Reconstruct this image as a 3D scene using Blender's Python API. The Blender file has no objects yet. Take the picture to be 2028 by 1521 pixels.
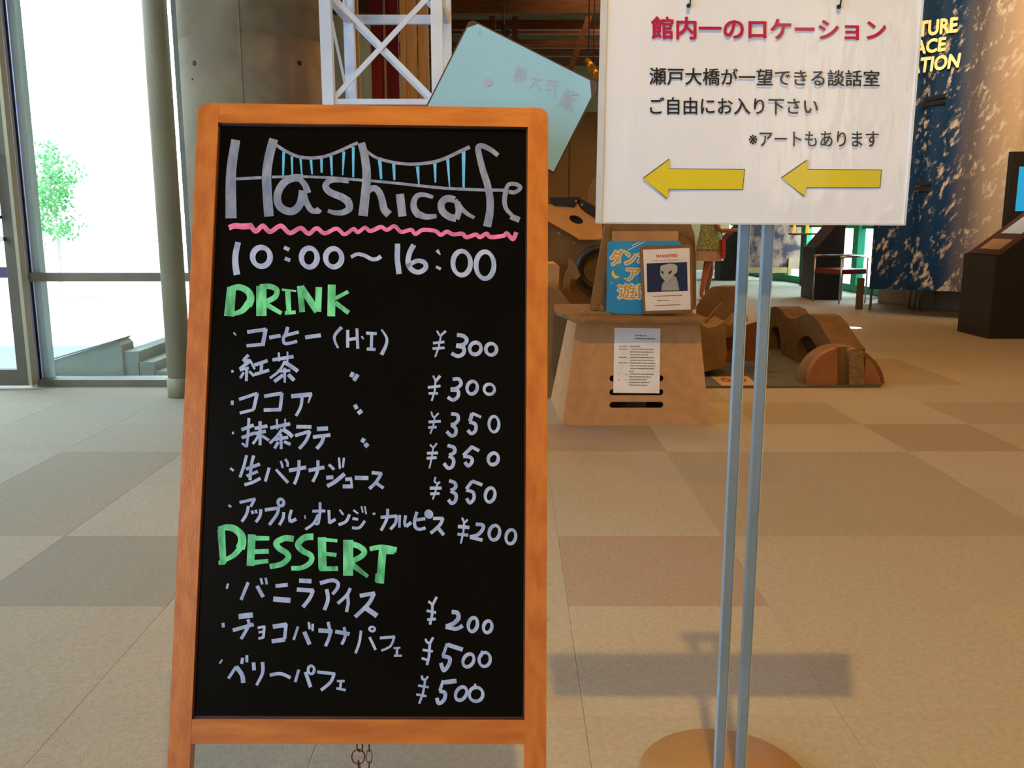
import bpy, bmesh, math, random
from mathutils import Vector, Matrix
random.seed(7)
SC = bpy.context.scene
COL = SC.collection
# ---------------------------------------------------------------- camera
F = 1766.0; TH = math.atan(328/F); CH = 1.15
cam = bpy.data.cameras.new('camera'); cam.sensor_width = 36; cam.lens = 36*F/2028
cam.clip_start = .02; cam.clip_end = 300
camo = bpy.data.objects.new('camera', cam); COL.objects.link(camo)
camo.location = (0, 0, CH); camo.rotation_euler = (math.pi/2-TH, 0, 0)
SC.camera = camo
CO = Vector((0, 0, CH)); FW = Vector((0, math.cos(TH), -math.sin(TH))); UP = Vector((0, math.sin(TH), math.cos(TH)))
def ray(px, py): return Vector((1, 0, 0))*((px-1014)/F) + FW - UP*((py-760.5)/F)
def at(px, py, Y):
    r = ray(px, py); return CO + r*(Y/r.y)
def gnd(px, py, z=0.0):
    r = ray(px, py); return CO + r*((z-CH)/r.z)
def onp(px, py, o, n):
    r = ray(px, py); return CO + r*((o-CO).dot(n)/r.dot(n))
# ---------------------------------------------------------------- view
vs = SC.view_settings
SC.display_settings.display_device = 'sRGB'
vs.view_transform = 'Standard'; vs.look = 'None'; vs.gamma = 1; vs.use_curve_mapping = False
vs.exposure = 0.0
# ---------------------------------------------------------------- world: bright hazy day
w = bpy.data.worlds.new('world'); SC.world = w; w.use_nodes = True
nt = w.node_tree; nt.nodes.clear()
wo = nt.nodes.new('ShaderNodeOutputWorld'); bg = nt.nodes.new('ShaderNodeBackground')
tc = nt.nodes.new('ShaderNodeTexCoord'); sx = nt.nodes.new('ShaderNodeSeparateXYZ'); cr = nt.nodes.new('ShaderNodeValToRGB')
nt.links.new(tc.outputs['Generated'], sx.inputs[0]); nt.links.new(sx.outputs['Z'], cr.inputs[0])
cr.color_ramp.elements[0].color = (.84, .93, 1, 1); cr.color_ramp.elements[1].color = (.50, .74, 1, 1)
nt.links.new(cr.outputs[0], bg.inputs[0]); bg.inputs[1].default_value = 4.6
nt.links.new(bg.outputs[0], wo.inputs[0])
# ---------------------------------------------------------------- lights
def light(name, kind, loc, power, col, aim=None, **kw):
    l = bpy.data.lights.new(name, kind); l.energy = power; l.color = col
    for k, v in kw.items(): setattr(l, k, v)
    o = bpy.data.objects.new(name, l); COL.objects.link(o); o.location = loc
    if aim is not None: o.rotation_euler = (Vector(aim)-Vector(loc)).to_track_quat('-Z', 'Y').to_euler()
    return o
WARM = (1, .52, .19)
light('sun', 'SUN', (0, -5, 20), 14, (1, .97, .92), aim=(.6, 2.6, 0), angle=.01)
light('key_spotlight', 'SPOT', (.26, .345, 4.45), 505, (1, .59, .13), aim=(1.55, 3.0, 0), spot_size=math.radians(84), spot_blend=.75, shadow_soft_size=.04)
light('daylight_left_fill', 'AREA', (-6.6, .6, 1.9), 135, (.66, .84, 1), aim=(-1.5, 1.6, .6), shape='RECTANGLE', size=6, size_y=3, spread=math.radians(110))  # added area lamp inside the side wall, stands in for unseen entrance glazing
light('daylight_behind', 'AREA', (-2.9, -2.7, 1.5), 150, (.70, .83, 1), aim=(.3, 2, 1.2), shape='RECTANGLE', size=4, size_y=2)
light('hall_warm_fill', 'AREA', (4.3, 3.4, 5.45), 250, (1, .42, .10), aim=(4.3, 3.4, 0), shape='RECTANGLE', size=6, size_y=9)  # unseen warm fill, added to light the floor on the right
for i, (x, y, p) in enumerate([(.9, 7.0, 90), (3.4, 8.0, 40), (1.2, 12, 200), (4.2, 11.6, 150), (-.4, 7.6, 200)]):
    light('ceiling_spotlight', 'SPOT', (x, y-1.0, 4.6), p, WARM, aim=(x+.1, y, 0), spot_size=math.radians(95), spot_blend=.9, shadow_soft_size=.08)
light('hall_backlight', 'SPOT', (.3, 8.9, 4.5), 220, (1, .55, .17), aim=(2.0, 3.6, 0), spot_size=math.radians(85), spot_blend=.7, shadow_soft_size=.05)
light('pillar_spotlight', 'SPOT', (1.5, 1.1, 3.3), 150, (1, .60, .24), aim=(-1.35, 5.1, 2.0), spot_size=math.radians(26), spot_blend=.6, shadow_soft_size=.05)
light('banner_spotlight', 'SPOT', (3.0, 7.0, 4.6), 950, (1, .76, .48), aim=(5.6, 9.8, 2.4), spot_size=math.radians(58), spot_blend=.9, shadow_soft_size=.08)
light('daylight_right', 'AREA', (6.6, 16.2, 1.9), 800, (.85, 1, .97), aim=(3.5, 15.8, .2), shape='RECTANGLE', size=6, size_y=3)
light('far_hall_fill', 'POINT', (1.6, 12.5, 3.4), 60, WARM, shadow_soft_size=.3)  # added fill point that lifts the dark far hall
light('glare_strip_behind', 'AREA', (1.85, -2.8, 1.85), 5, (1, .86, .70), aim=(.5, 1.6, 1.35), shape='RECTANGLE', size=.38, size_y=1.15)  # unseen strip, added to reflect as glare on the laminated notice
light('glare_strip_behind', 'AREA', (2.5, -2.8, 1.9), 3, (1, .86, .70), aim=(.6, 1.6, 1.35), shape='RECTANGLE', size=.14, size_y=1.3)  # second, thinner glare strip, added likewise
light('sun_patch_spot', 'SPOT', (4.4, 9.9, 3.0), 2500, (.95, 1, .85), aim=gnd(1687, 649), spot_size=math.radians(3.6), spot_blend=.15, shadow_soft_size=.01)  # added narrow spot in place of a sunbeam on the floor
light('sky_through_glass_front', 'AREA', (-4.6, 5.75, 2.6), 140, (.84, .93, 1), aim=(-3.0, 4.8, 0), shape='RECTANGLE', size=3.6, size_y=.9)

# ---------------------------------------------------------------- helpers
def hx(s, a=1.0):
    s = s.lstrip('#'); c = [int(s[i:i+2], 16)/255 for i in (0, 2, 4)]
    return tuple([(v/12.92 if v <= .04045 else ((v+.055)/1.055)**2.4) for v in c]) + (a,)
MATS = {}
def mat(name, col, rough=.6, col2=None, scale=8, stretch=(1, 1, 1), metal=0, bump=0, bscale=None, coat=0, spec=.5, emit=0, detail=4, contrast=(.35, .65), trans=0):
    if name in MATS: return MATS[name]
    m = bpy.data.materials.new(name); m.use_nodes = True; n = m.node_tree.nodes; L = m.node_tree.links
    b = n['Principled BSDF']
    if isinstance(col, str): col = hx(col)
    if isinstance(col2, str): col2 = hx(col2)
    b.inputs['Base Color'].default_value = col; b.inputs['Roughness'].default_value = rough
    b.inputs['Metallic'].default_value = metal; b.inputs['Specular IOR Level'].default_value = spec
    b.inputs['Coat Weight'].default_value = coat; b.inputs['Coat Roughness'].default_value = .08
    tcn = n.new('ShaderNodeTexCoord'); mp = n.new('ShaderNodeMapping'); mp.inputs['Scale'].default_value = stretch
    L.new(tcn.outputs['Object'], mp.inputs[0])
    if col2 is None: col2 = tuple(c*.88 for c in col[:3]) + (1,)
    nz = n.new('ShaderNodeTexNoise'); nz.inputs['Scale'].default_value = scale; nz.inputs['Detail'].default_value = detail
    L.new(mp.outputs[0], nz.inputs['Vector'])
    rp = n.new('ShaderNodeValToRGB'); rp.color_ramp.elements[0].position = contrast[0]; rp.color_ramp.elements[1].position = contrast[1]
    rp.color_ramp.elements[0].color = col; rp.color_ramp.elements[1].color = col2
    L.new(nz.outputs['Fac'], rp.inputs[0]); L.new(rp.outputs[0], b.inputs['Base Color'])
    if bump:
        nb = n.new('ShaderNodeTexNoise'); nb.inputs['Scale'].default_value = bscale or scale*4; nb.inputs['Detail'].default_value = 3
        L.new(mp.outputs[0], nb.inputs['Vector'])
        bp = n.new('ShaderNodeBump'); bp.inputs['Strength'].default_value = bump; bp.inputs['Distance'].default_value = .01
        L.new(nb.outputs['Fac'], bp.inputs['Height']); L.new(bp.outputs[0], b.inputs['Normal'])
        if coat: L.new(bp.outputs[0], b.inputs['Coat Normal'])
    if emit:
        b.inputs['Emission Color'].default_value = col; b.inputs['Emission Strength'].default_value = emit
    MATS[name] = m; return m
def glass(name, tint=(.9, .97, .95)):
    m = bpy.data.materials.new(name); m.use_nodes = True; n = m.node_tree.nodes; L = m.node_tree.links; n.clear()
    o = n.new('ShaderNodeOutputMaterial'); mx = n.new('ShaderNodeMixShader'); t = n.new('ShaderNodeBsdfTransparent'); g = n.new('ShaderNodeBsdfGlossy')
    t.inputs[0].default_value = (*tint, 1); g.inputs['Roughness'].default_value = .02; mx.inputs[0].default_value = .07
    L.new(t.outputs[0], mx.inputs[1]); L.new(g.outputs[0], mx.inputs[2]); L.new(mx.outputs[0], o.inputs[0]); MATS[name] = m; return m

WL = {}
def link(name, me, m, parent=None, **p):
    me.name = name
    if m is not None and not me.materials:
        for q in (m if isinstance(m, (list, tuple)) else [m]): me.materials.append(q)
    o = bpy.data.objects.new(name, me); COL.objects.link(o)
    if parent is None:
        xs = [v.co for v in me.vertices]
        c = Vector(((min(v.x for v in xs)+max(v.x for v in xs))/2, (min(v.y for v in xs)+max(v.y for v in xs))/2, min(v.z for v in xs)))
        me.transform(Matrix.Translation(-c)); o.location = c; WL[o] = c
    else:
        c = WL[parent]; me.transform(Matrix.Translation(-c)); o.parent = parent; WL[o] = c
    for k, v in p.items(): o[k] = v
    return o
def thing(name, loc, label, category, group=None):
    o = bpy.data.objects.new(name, None); COL.objects.link(o); o.location = loc; o.empty_display_size = .05
    WL[o] = Vector(loc); o['label'] = label; o['category'] = category
    if group: o['group'] = group
    return o
def tag(o, label, category, group=None):
    o['label'] = label; o['category'] = category
    if group: o['group'] = group
    return o
class MB:
    def __init__(s): s.b = bmesh.new()
    def poly(s, pts, ext=None, mi=0):
        vs = [s.b.verts.new(p) for p in pts]; f = s.b.faces.new(vs); f.material_index = mi
        if ext is not None:
            ext = Vector(ext); v2 = [s.b.verts.new(Vector(p)+ext) for p in pts]
            g = s.b.faces.new(v2[::-1]); g.material_index = mi
            k = len(pts)
            for i in range(k):
                q = s.b.faces.new([vs[(i+1) % k], vs[i], v2[i], v2[(i+1) % k]]); q.material_index = mi
        return s
    def box(s, a, b, M=None):
        x0, y0, z0 = a; x1, y1, z1 = b
        P = [Vector(p) for p in ((x0, y0, z0), (x1, y0, z0), (x1, y1, z0), (x0, y1, z0), (x0, y0, z1), (x1, y0, z1), (x1, y1, z1), (x0, y1, z1))]
        if M is not None: P = [M @ p for p in P]
        v = [s.b.verts.new(p) for p in P]
        for q in ((3, 2, 1, 0), (4, 5, 6, 7), (0, 1, 5, 4), (1, 2, 6, 5), (2, 3, 7, 6), (3, 0, 4, 7)): s.b.faces.new([v[i] for i in q])
        return s
    def tube(s, pts, r, n=10, closed=False, caps=True):
        pts = [Vector(p) for p in pts]; k = len(pts); rings = []
        rr = r if isinstance(r, (list, tuple)) else [r]*k
        prev = None
        for i in range(k):
            if closed: t = pts[(i+1) % k]-pts[i-1]
            else: t = pts[min(i+1, k-1)]-pts[max(i-1, 0)]
            t.normalize()
            if prev is None: prev = t.orthogonal().normalized()
            a = (prev - t*prev.dot(t)).normalized(); prev = a; bb = t.cross(a)
            rings.append([s.b.verts.new(pts[i]+(a*math.cos(2*math.pi*j/n)+bb*math.sin(2*math.pi*j/n))*rr[i]) for j in range(n)])
        for i in range(k if closed else k-1):
            A = rings[i]; B = rings[(i+1) % k]
            for j in range(n): s.b.faces.new([A[j], A[(j+1) % n], B[(j+1) % n], B[j]]).smooth = True
        if not closed and caps: s.b.faces.new(rings[0][::-1]); s.b.faces.new(rings[-1])
        return s
    def beam(s, a, b, w, h, up=(0, 0, 1)):
        a = Vector(a); b = Vector(b); d = (b-a).normalized(); u = Vector(up)
        if abs(d.dot(u)) > .98: u = Vector((0, 1, 0))
        sd = d.cross(u).normalized(); u = sd.cross(d)
        P = [a+sd*x*w/2+u*y*h/2 for x, y in ((-1, -1), (1, -1), (1, 1), (-1, 1))]
        return s.poly(P, b-a)
    def lathe(s, c, prof, n=32):
        c = Vector(c); R = []
        for r, z in prof: R.append([s.b.verts.new(c+Vector((r*math.cos(2*math.pi*j/n), r*math.sin(2*math.pi*j/n), z))) for j in range(n)])
        for A, B in zip(R, R[1:]):
            for j in range(n): s.b.faces.new([A[j], A[(j+1) % n], B[(j+1) % n], B[j]]).smooth = True
        s.b.faces.new(R[0][::-1]); s.b.faces.new(R[-1]); return s
    def done(s, name, m, parent=None, bevel=0, **p):
        bmesh.ops.recalc_face_normals(s.b, faces=s.b.faces)
        if bevel: bmesh.ops.bevel(s.b, geom=[e for e in s.b.edges if e.is_manifold and e.calc_face_angle(0) > .5], offset=bevel, segments=2, profile=.6, affect='EDGES')
        me = bpy.data.meshes.new(name); s.b.to_mesh(me); s.b.free()
        return link(name, me, m, parent, **p)
def curve_plate(outer, holes, t, M, smooth=False):
    """flat plate with holes (2D metric coords), thickness t centred on the plane, mapped by matrix M"""
    c = bpy.data.curves.new('c', 'CURVE'); c.dimensions = '2D'; c.fill_mode = 'BOTH'; c.extrude = t/2
    for L in [outer]+holes:
        sp = c.splines.new('POLY'); sp.points.add(len(L)-1)
        for q, (x, y) in zip(sp.points, L): q.co = (x, y, 0, 1)
        sp.use_cyclic_u = True
    o = bpy.data.objects.new('c', c); COL.objects.link(o); bpy.context.view_layer.update()
    me = bpy.data.meshes.new_from_object(o.evaluated_get(bpy.context.evaluated_depsgraph_get()))
    bpy.data.objects.remove(o); bpy.data.curves.remove(c)
    me.transform(M); me.update(); return me
def frame_of(Y):   # world matrix for plate in a plane Y=const: x->X, y->Z
    return Matrix(((1, 0, 0, 0), (0, 0, -1, Y), (0, 1, 0, 0), (0, 0, 0, 1)))
def pxplate(name, outer, holes, Y, t, m, parent=None, **p):
    f = lambda L: [(at(x, y, Y).x, at(x, y, Y).z) for x, y in L]
    me = curve_plate(f(outer), [f(h) for h in holes], t, frame_of(Y))
    return link(name, me, m, parent, **p)
def ell(cx, cy, rx, ry, n=28, rot=0):
    return [(cx+rx*math.cos(a)*math.cos(rot)-ry*math.sin(a)*math.sin(rot), cy+rx*math.cos(a)*math.sin(rot)+ry*math.sin(a)*math.cos(rot)) for a in [2*math.pi*i/n for i in range(n)]]
def rrect(x0, y0, x1, y1, r, n=5):
    P = []
    for cx, cy, a0 in ((x1-r, y1-r, 0), (x0+r, y1-r, 90), (x0+r, y0+r, 180), (x1-r, y0+r, 270)):
        for i in range(n+1):
            a = math.radians(a0+90*i/n); P.append((cx+r*math.cos(a), cy+r*math.sin(a)))
    return P
def catmull(P, n=6):
    Q = []; P = [P[0]]+list(P)+[P[-1]]
    for i in range(1, len(P)-2):
        a, b, c, d = P[i-1:i+3]
        for k in range(n):
            t = k/n
            Q.append(tuple(.5*((2*b[j])+(-a[j]+c[j])*t+(2*a[j]-5*b[j]+4*c[j]-d[j])*t*t+(-a[j]+3*b[j]-3*c[j]+d[j])*t**3) for j in range(2)))
    Q.append(tuple(P[-2])); return Q
def text_mesh(body, quad, bold=0, m=None, name='lettering', parent=None, res=3, stag=2e-5, **p):
    """printed text fitted to a quad BL,BR,TR,TL of world points"""
    c = bpy.data.curves.new('t', 'FONT'); c.body = body; c.resolution_u = res
    o = bpy.data.objects.new('t', c); COL.objects.link(o); bpy.context.view_layer.update()
    me = bpy.data.meshes.new_from_object(o.evaluated_get(bpy.context.evaluated_depsgraph_get()))
    bpy.data.objects.remove(o); bpy.data.curves.remove(c)
    V0 = [v.co.copy() for v in me.vertices]; F0 = [tuple(f.vertices) for f in me.polygons]; bpy.data.meshes.remove(me)
    BL, BR, TR, TL = [Vector(q) for q in quad]; nrm = (BR-BL).cross(TL-BL).normalized()
    x0 = min(v.x for v in V0)-bold; x1 = max(v.x for v in V0)+bold; y0 = min(v.y for v in V0)-bold; y1 = max(v.y for v in V0)+bold
    sh_ = [(0, 0)]+([(bold*math.cos(i*math.pi/4), bold*math.sin(i*math.pi/4)) for i in range(8)] if bold > 0 else [])
    V1 = []; F1 = []
    for k, (dx, dy) in enumerate(sh_):
        n0 = len(V1)
        for v in V0:
            a = (v.x+dx-x0)/(x1-x0); b = (v.y+dy-y0)/(y1-y0)
            V1.append((BL*(1-a)+BR*a)*(1-b)+(TL*(1-a)+TR*a)*b+nrm*(k*stag))
        F1 += [tuple(i+n0 for i in f) for f in F0]
    me = bpy.data.meshes.new(name); me.from_pydata(V1, [], F1)
    me.materials.clear()
    return link(name, me, m, parent, **p)

# ---------------------------------------------------------------- materials
carpets = [mat('carpet_beige', (0.390, 0.356, 0.282, 1), .95, (0.345, 0.312, 0.246, 1), 60, bump=.5, bscale=420, spec=.1),
           mat('carpet_pale', (0.405, 0.370, 0.295, 1), .95, (0.360, 0.327, 0.260, 1), 60, bump=.5, bscale=420, spec=.1),
           mat('carpet_olive', (0.345, 0.307, 0.233, 1), .95, (0.305, 0.273, 0.207, 1), 60, bump=.5, bscale=420, spec=.1),
           mat('carpet_mauve', (0.345, 0.278, 0.220, 1), .95, (0.305, 0.244, 0.194, 1), 60, bump=.5, bscale=420, spec=.1),
           mat('carpet_grey', (0.300, 0.283, 0.233, 1), .95, (0.270, 0.254, 0.207, 1), 60, bump=.5, bscale=420, spec=.1)]
M_subfloor = mat('subfloor', (.37, .34, .29, 1), .95, (.32, .29, .25, 1), 20, bump=.3, bscale=300, spec=.1)
M_wood = mat('varnished_pine', (.53, .185, .034, 1), .38, (.42, .122, .02, 1), 9, (7, 7, 1.1), bump=.05, bscale=40, coat=.25)
M_wood_h = mat('varnished_pine_rail', (.53, .185, .034, 1), .38, (.41, .118, .02, 1), 9, (1.1, 7, 7), bump=.05, bscale=40, coat=.25)
M_black = mat('black_board', (.0022, .0022, .0022, 1), .16, (.0032, .003, .0028, 1), 3, spec=.32)
M_ink = mat('marker_blue_white', '#a6b8e2', .7, '#869bcb', 70, (1, 1, .4), detail=2)
M_inkT = mat('marker_title_grey', '#8391b2', .7, '#66769c', 80, (1, 1, .25), detail=2)
M_green = mat('marker_green', '#6ee0a2', .7, '#348a60', 75, (1, 1, .22), detail=4, contrast=(.38, .70))
M_pink = mat('marker_pink', '#e276b8', .7, '#b85f98', 60, detail=2)
M_blue = mat('marker_sky_blue', '#58b6f0', .7, '#4ca4e0', 60, detail=2)
M_paper = mat('laminated_paper', (.79, .84, .97, 1), .30, (.775, .825, .955, 1), 5, (1, 1, .45), bump=.20, bscale=26, coat=.6, spec=.4)
M_film = mat('clear_laminate_edge', (.62, .66, .72, 1), .12, (.56, .60, .66, 1), 20, coat=.8)
M_crim = mat('crimson_print', '#bb1450', .4, scale=20, coat=.3)
M_blk = mat('black_print', (.016, .014, .015, 1), .35, scale=20, coat=.3)
M_yel = mat('yellow_print', '#dccb22', .4, '#d6c630', 9, coat=.3)
M_steel = mat('painted_steel_pole', '#8aa0b3', .45, '#7f94a6', 6, metal=.15)
M_white = mat('white_painted_steel', '#c2d2ea', .5, '#b2c2dc', 5, metal=.05)
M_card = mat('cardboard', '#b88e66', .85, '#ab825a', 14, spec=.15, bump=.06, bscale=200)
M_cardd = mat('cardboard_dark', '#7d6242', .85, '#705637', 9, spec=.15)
M_corr = mat('cardboard_corrugated_edge', '#94805f', .9, '#5f4c34', 30, (1, 1, 18), spec=.1)
M_blackp = mat('black_painted_card', (.008, .007, .006, 1), .5, scale=9)
M_conc = mat('exposed_concrete', '#887e68', .8, '#6c624d', 2.2, bump=.12, bscale=30, spec=.25, detail=8)
M_alu = mat('bronze_aluminium_frame', '#77705f', .5, '#6b6556', 4, metal=.2)
M_alu2 = mat('lilac_grey_mullion', '#b0b3d2', .5, '#a3a6c6', 4, metal=.1)
M_gls = glass('window_glass')
M_brown = mat('dark_brown_ceiling', '#3a2413', .9, '#2c1a0d', 2)
M_beam = mat('ceiling_beam_brown', '#5a381c', .8, '#462a14', 4, (1, 6, 6))
M_wallb = mat('olive_brown_wall', '#6d5c38', .9, '#5a4a2b', 1.2)
M_wallg = mat('grey_wall_paint', '#8f8778', .9, '#7f786a', 2)
M_red = mat('deep_red_panel', '#8c1014', .6, '#6c0a0e', 3)
M_tan = mat('tan_timber_board', '#a3895f', .6, '#8f7650', 4, (8, 8, .6))
M_blackm = mat('black_laminate', (.006, .0055, .005, 1), .55, (.009, .008, .007, 1), 3)
M_kfront = mat('dark_brown_laminate', (.028, .021, .014, 1), .6, (.022, .017, .011, 1), 3)
M_emer = mat('emerald_paint', '#1f9a78', .5, '#178867', 3)
M_chrome = mat('chrome_tube', (.42, .44, .47, 1), .3, metal=1, scale=4)
M_seat = mat('dark_red_vinyl', '#6e1a1c', .45, '#5b1416', 8)
M_orange = mat('orange_lamp_glow', '#ff8a1c', .5, emit=2.0)

# ================================================================= SETTING
def struct(o): o['kind'] = 'structure'; return o
def slab(L, z0, z1, name, m): return struct(MB().poly([Vector((x, y, z0)) for x, y in L], (0, 0, z1-z0)).done(name, m))
PLAN = [(-8, -3), (8.5, -3), (8.5, 12.4), (5.72, 12.6), (4.72, 20.5), (-2.0, 20.5), (-2.0, 6.2), (-8, 6.2)]
floor = slab(PLAN, -.12, -.012, 'floor', M_subfloor)
slab(PLAN, 5.6, 5.75, 'ceiling', M_brown)
# carpet tiles: parts of the floor
GX, GY, GS = .170, 2.522, .6055
tile_me = {}
tones = {(-3, 0): 4, (0, 0): 3, (3, 3): 3, (0, 3): 3, (1, 1): 2, (2, 1): 2, (1, 2): 2, (2, 2): 2, (-2, 0): 1, (-3, 1): 1, (-4, 1): 2, (-4, 2): 2,
         (-5, 1): 2, (4, 4): 2, (5, 4): 2, (2, 4): 2, (-3, 2): 0, (-4, 4): 1, (0, 1): 0, (0, -1): 1, (-1, -1): 1, (3, 0): 0, (1, 5): 2, (3, 6): 3, (4, 6): 2, (-2, 3): 2, (0, 2): 0, (4, 7): 3}
def tile_mesh(k):
    if k in tile_me: return tile_me[k]
    b = bmesh.new(); s = GS/2-.0003; e = .0015
    lo = [b.verts.new((x*s, y*s, -.012)) for x, y in ((-1, -1), (1, -1), (1, 1), (-1, 1))]
    mi = [b.verts.new((x*s, y*s, -.0006)) for x, y in ((-1, -1), (1, -1), (1, 1), (-1, 1))]
    hi = [b.verts.new((x*(s-e), y*(s-e), 0)) for x, y in ((-1, -1), (1, -1), (1, 1), (-1, 1))]
    b.faces.new(hi)
    for A, B in ((lo, mi), (mi, hi)):
        for j in range(4): b.faces.new([A[j], A[(j+1) % 4], B[(j+1) % 4], B[j]])
    me = bpy.data.meshes.new('carpet_tile'); b.to_mesh(me); b.free(); me.materials.append(carpets[k]); tile_me[k] = me; return me
nt_ = 0
fl = WL[floor]
for j in range(-3, 13):
    for i in range(-16, 14):
        cx = GX+(i+.5)*GS; cy = GY+(j+.5)*GS
        if cy > 6.0 and cx < -1.3: continue
        if cx < -7.7: continue
        # keep what the view frustum (with a margin) can see
        d = cy*math.cos(TH)+CH*math.sin(TH)
        if abs(cx) > (1014/F)*d + 1.0: continue
        k = tones.get((i, j), random.choice([0, 0, 0, 0, 1, 1]) if j > -2 else 0)
        o = bpy.data.objects.new('carpet_tile', tile_mesh(k)); COL.objects.link(o); o.parent = floor
        o.location = Vector((cx, cy, 0))-fl; nt_ += 1
MB().poly([Vector((x, y, -.012)) for x, y in ((-2, GY+13*GS), (8.4, GY+13*GS), (8.4, 12.3), (5.7, 12.5), (4.7, 20.4), (-2, 20.4))], (0, 0, .0115)).done('carpet', M_subfloor, floor)
MB().box((-7.9, GY+6*GS, -.012), (-2, 6.15, -.0005)).done('carpet', carpets[0], floor) if False else None

# walls
struct(MB().box((-2.05, 20.4, 0), (4.9, 20.6, 5.6)).done('wall_back', M_wallb))
struct(MB().box((-8, -3.1, 0), (8.5, -3, 5.6)).done('wall_front', M_wallb))
struct(MB().box((-2.05, 6.9, 0), (-1.9, 20.4, 5.6)).done('wall_left', M_wallb))
struct(MB().box((8.5, -3.1, 0), (8.6, 12.4, 5.6)).done('wall_right', M_wallb))
# oblique grey wall behind the banner
wa = gnd(1738, 600); wb = gnd(1905, 618); dr = (wb-wa).normalized(); wb2 = wa+dr*9
struct(MB().poly([wa, wb2, wb2+Vector((0, 0, 5.6)), wa+Vector((0, 0, 5.6))], Vector((.12, .04, 0))).done('wall_oblique', M_wallg))
bp_ = MB(); nn = Vector((dr.y, -dr.x, 0));
if nn.x > 0: nn = -nn
for k in range(9):
    a = wa+dr*(k*.95+.02)+nn*.012; b = wa+dr*(k*.95+.93)+nn*.012
    q = MB().poly([a+Vector((0, 0, .02)), b+Vector((0, 0, .02)), b+Vector((0, 0, 2.2)), a+Vector((0, 0, 2.2))], -nn*.012).done('panel', M_wallg, [o for o in COL.objects if o.name == 'wall_oblique'][0])

wp0, wp1 = at(1020, 300, 10.2), at(1215, 300, 10.2); wpz = at(1130, 222, 10.2).z
pw = struct(MB().box((wp0.x, 10.2, 0), (wp1.x, 10.3, wpz)).done('wall_partition', M_wallb))
for k in range(6):
    xx = at(1128, 300, 10.2).x+(k-2)*.42; MB().box((xx-.006, 10.19, 0), (xx+.006, 10.2, wpz)).done('panel_joint', mat('joint_brown', '#3f2f1a', .9, scale=5), pw)
light('partition_wash', 'SPOT', (1.2, 8.3, 4.9), 330, WARM, aim=(.9, 10.2, 1.2), spot_size=math.radians(60), spot_blend=1, shadow_soft_size=.2)
# front-left glazing wall  (window_1), steel and door
YG = 6.13
def gx(px, Y=YG, py=375): return at(px, py, Y).x
def gz(py, Y=YG): return at(200, py, Y).z
w1 = struct(MB().box((gx(46), YG-.03, gz(557)), (gx(322), YG+.03, gz(540))).done('window_1', M_alu))       # transom is the carrier
MB().box((gx(46), YG-.05, 0), (gx(322), YG+.06, gz(750))).done('window_sill', M_alu, w1)
MB().box((gx(31), YG-.04, 0), (gx(43), YG+.05, 5.6)).done('mullion', M_alu2, w1)
MB().box((gx(43), YG-.006, 0), (gx(46), YG+.006, 5.6)).done('gasket', M_blackm, w1)
MB().box((gx(46), YG+.02, 0), (gx(60), YG+.10, 5.6)).done('jamb', mat('pale_blue_jamb', '#cfe4f0', .4, '#bfd6e4', 3), w1)
MB().box((gx(60), YG+.0, 0.03), (gx(322), YG+.008, 5.3)).done('pane', M_gls, w1)
MB().box((gx(366), YG-.04, 0), (gx(384), YG+.05, 5.6)).done('mullion', mat('grey_mullion', '#76786f', .5, '#6a6c64', 3), w1)
MB().box((gx(384), YG-.05, 0), (gx(389), YG+.05, 5.6)).done('gasket', mat('dark_teal_gasket', '#2b3a3d', .5, scale=3), w1)
MB().box((gx(322), YG-.03, gz(557)), (gx(368), YG+.03, gz(540))).done('transom', M_alu, w1)
MB().box((-8, YG-.05, 5.25), (-2.05, YG+.05, 5.6)).done('head', M_alu, w1)
for x in (-4.75, -5.95, -7.15):
    MB().box((x-.04, YG-.04, 0), (x+.04, YG+.05, 5.6)).done('mullion', M_alu, w1)
for a, b in ((-7.96, -7.19), (-7.11, -5.99), (-5.91, -4.79)):
    MB().box((a, YG, .05), (b, YG+.008, 5.3)).done('pane', M_gls, w1)
    MB().box((a-.04, YG-.03, gz(557)), (b+.04, YG+.03, gz(540))).done('transom', M_alu, w1)
    MB().box((a-.04, YG-.05, 0), (b+.04, YG+.05, .07)).done('window_sill', M_alu, w1)
# door_1, slightly proud of the mullion line
YD = 6.0
dl, drr = -4.62, gx(30, YD)
d1 = struct(MB().box((gx(2, YD), YD-.03, .03), (gx(24, YD), YD+.03, 2.6)).done('door_1', mat('olive_door_stile', '#5b5848', .5, '#4f4c3e', 3)))
MD = MATS['olive_door_stile']
MB().box((gx(24, YD), YD-.035, .03), (gx(31, YD), YD+.03, 2.6)).done('edge_strip', mat('pale_edge_strip', '#a9a48c', .4, scale=3), d1)
MB().box((dl, YD-.03, .03), (dl+.09, YD+.03, 2.6)).done('stile', MD, d1)
MB().box((dl+.09, YD-.03, .03), (gx(2, YD), YD+.03, .14)).done('bottom_rail', MD, d1)
MB().box((dl+.09, YD-.03, 2.5), (gx(2, YD), YD+.03, 2.6)).done('top_rail', MD, d1)
MB().box((dl+.09, YD-.02, .76), (gx(2, YD), YD+.02, .83)).done('middle_rail', mat('violet_rail', '#4d4a78', .5, scale=3), d1)
MB().box((dl+.09, YD-.004, .14), (gx(2, YD), YD+.004, .76)).done('pane', M_gls, d1)
MB().box((dl+.09, YD-.004, .83), (gx(2, YD), YD+.004, 2.5)).done('pane', M_gls, d1)
kx = gx(13, YD, 473); kz = at(16, 473, YD).z
MB().tube([(kx, YD-.03, kz), (kx, YD-.055, kz), (kx, YD-.075, kz)], [.012, .014, .02], 14).done('door_knob', M_chrome, d1)
hz = at(8, 430, YD).z
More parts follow.
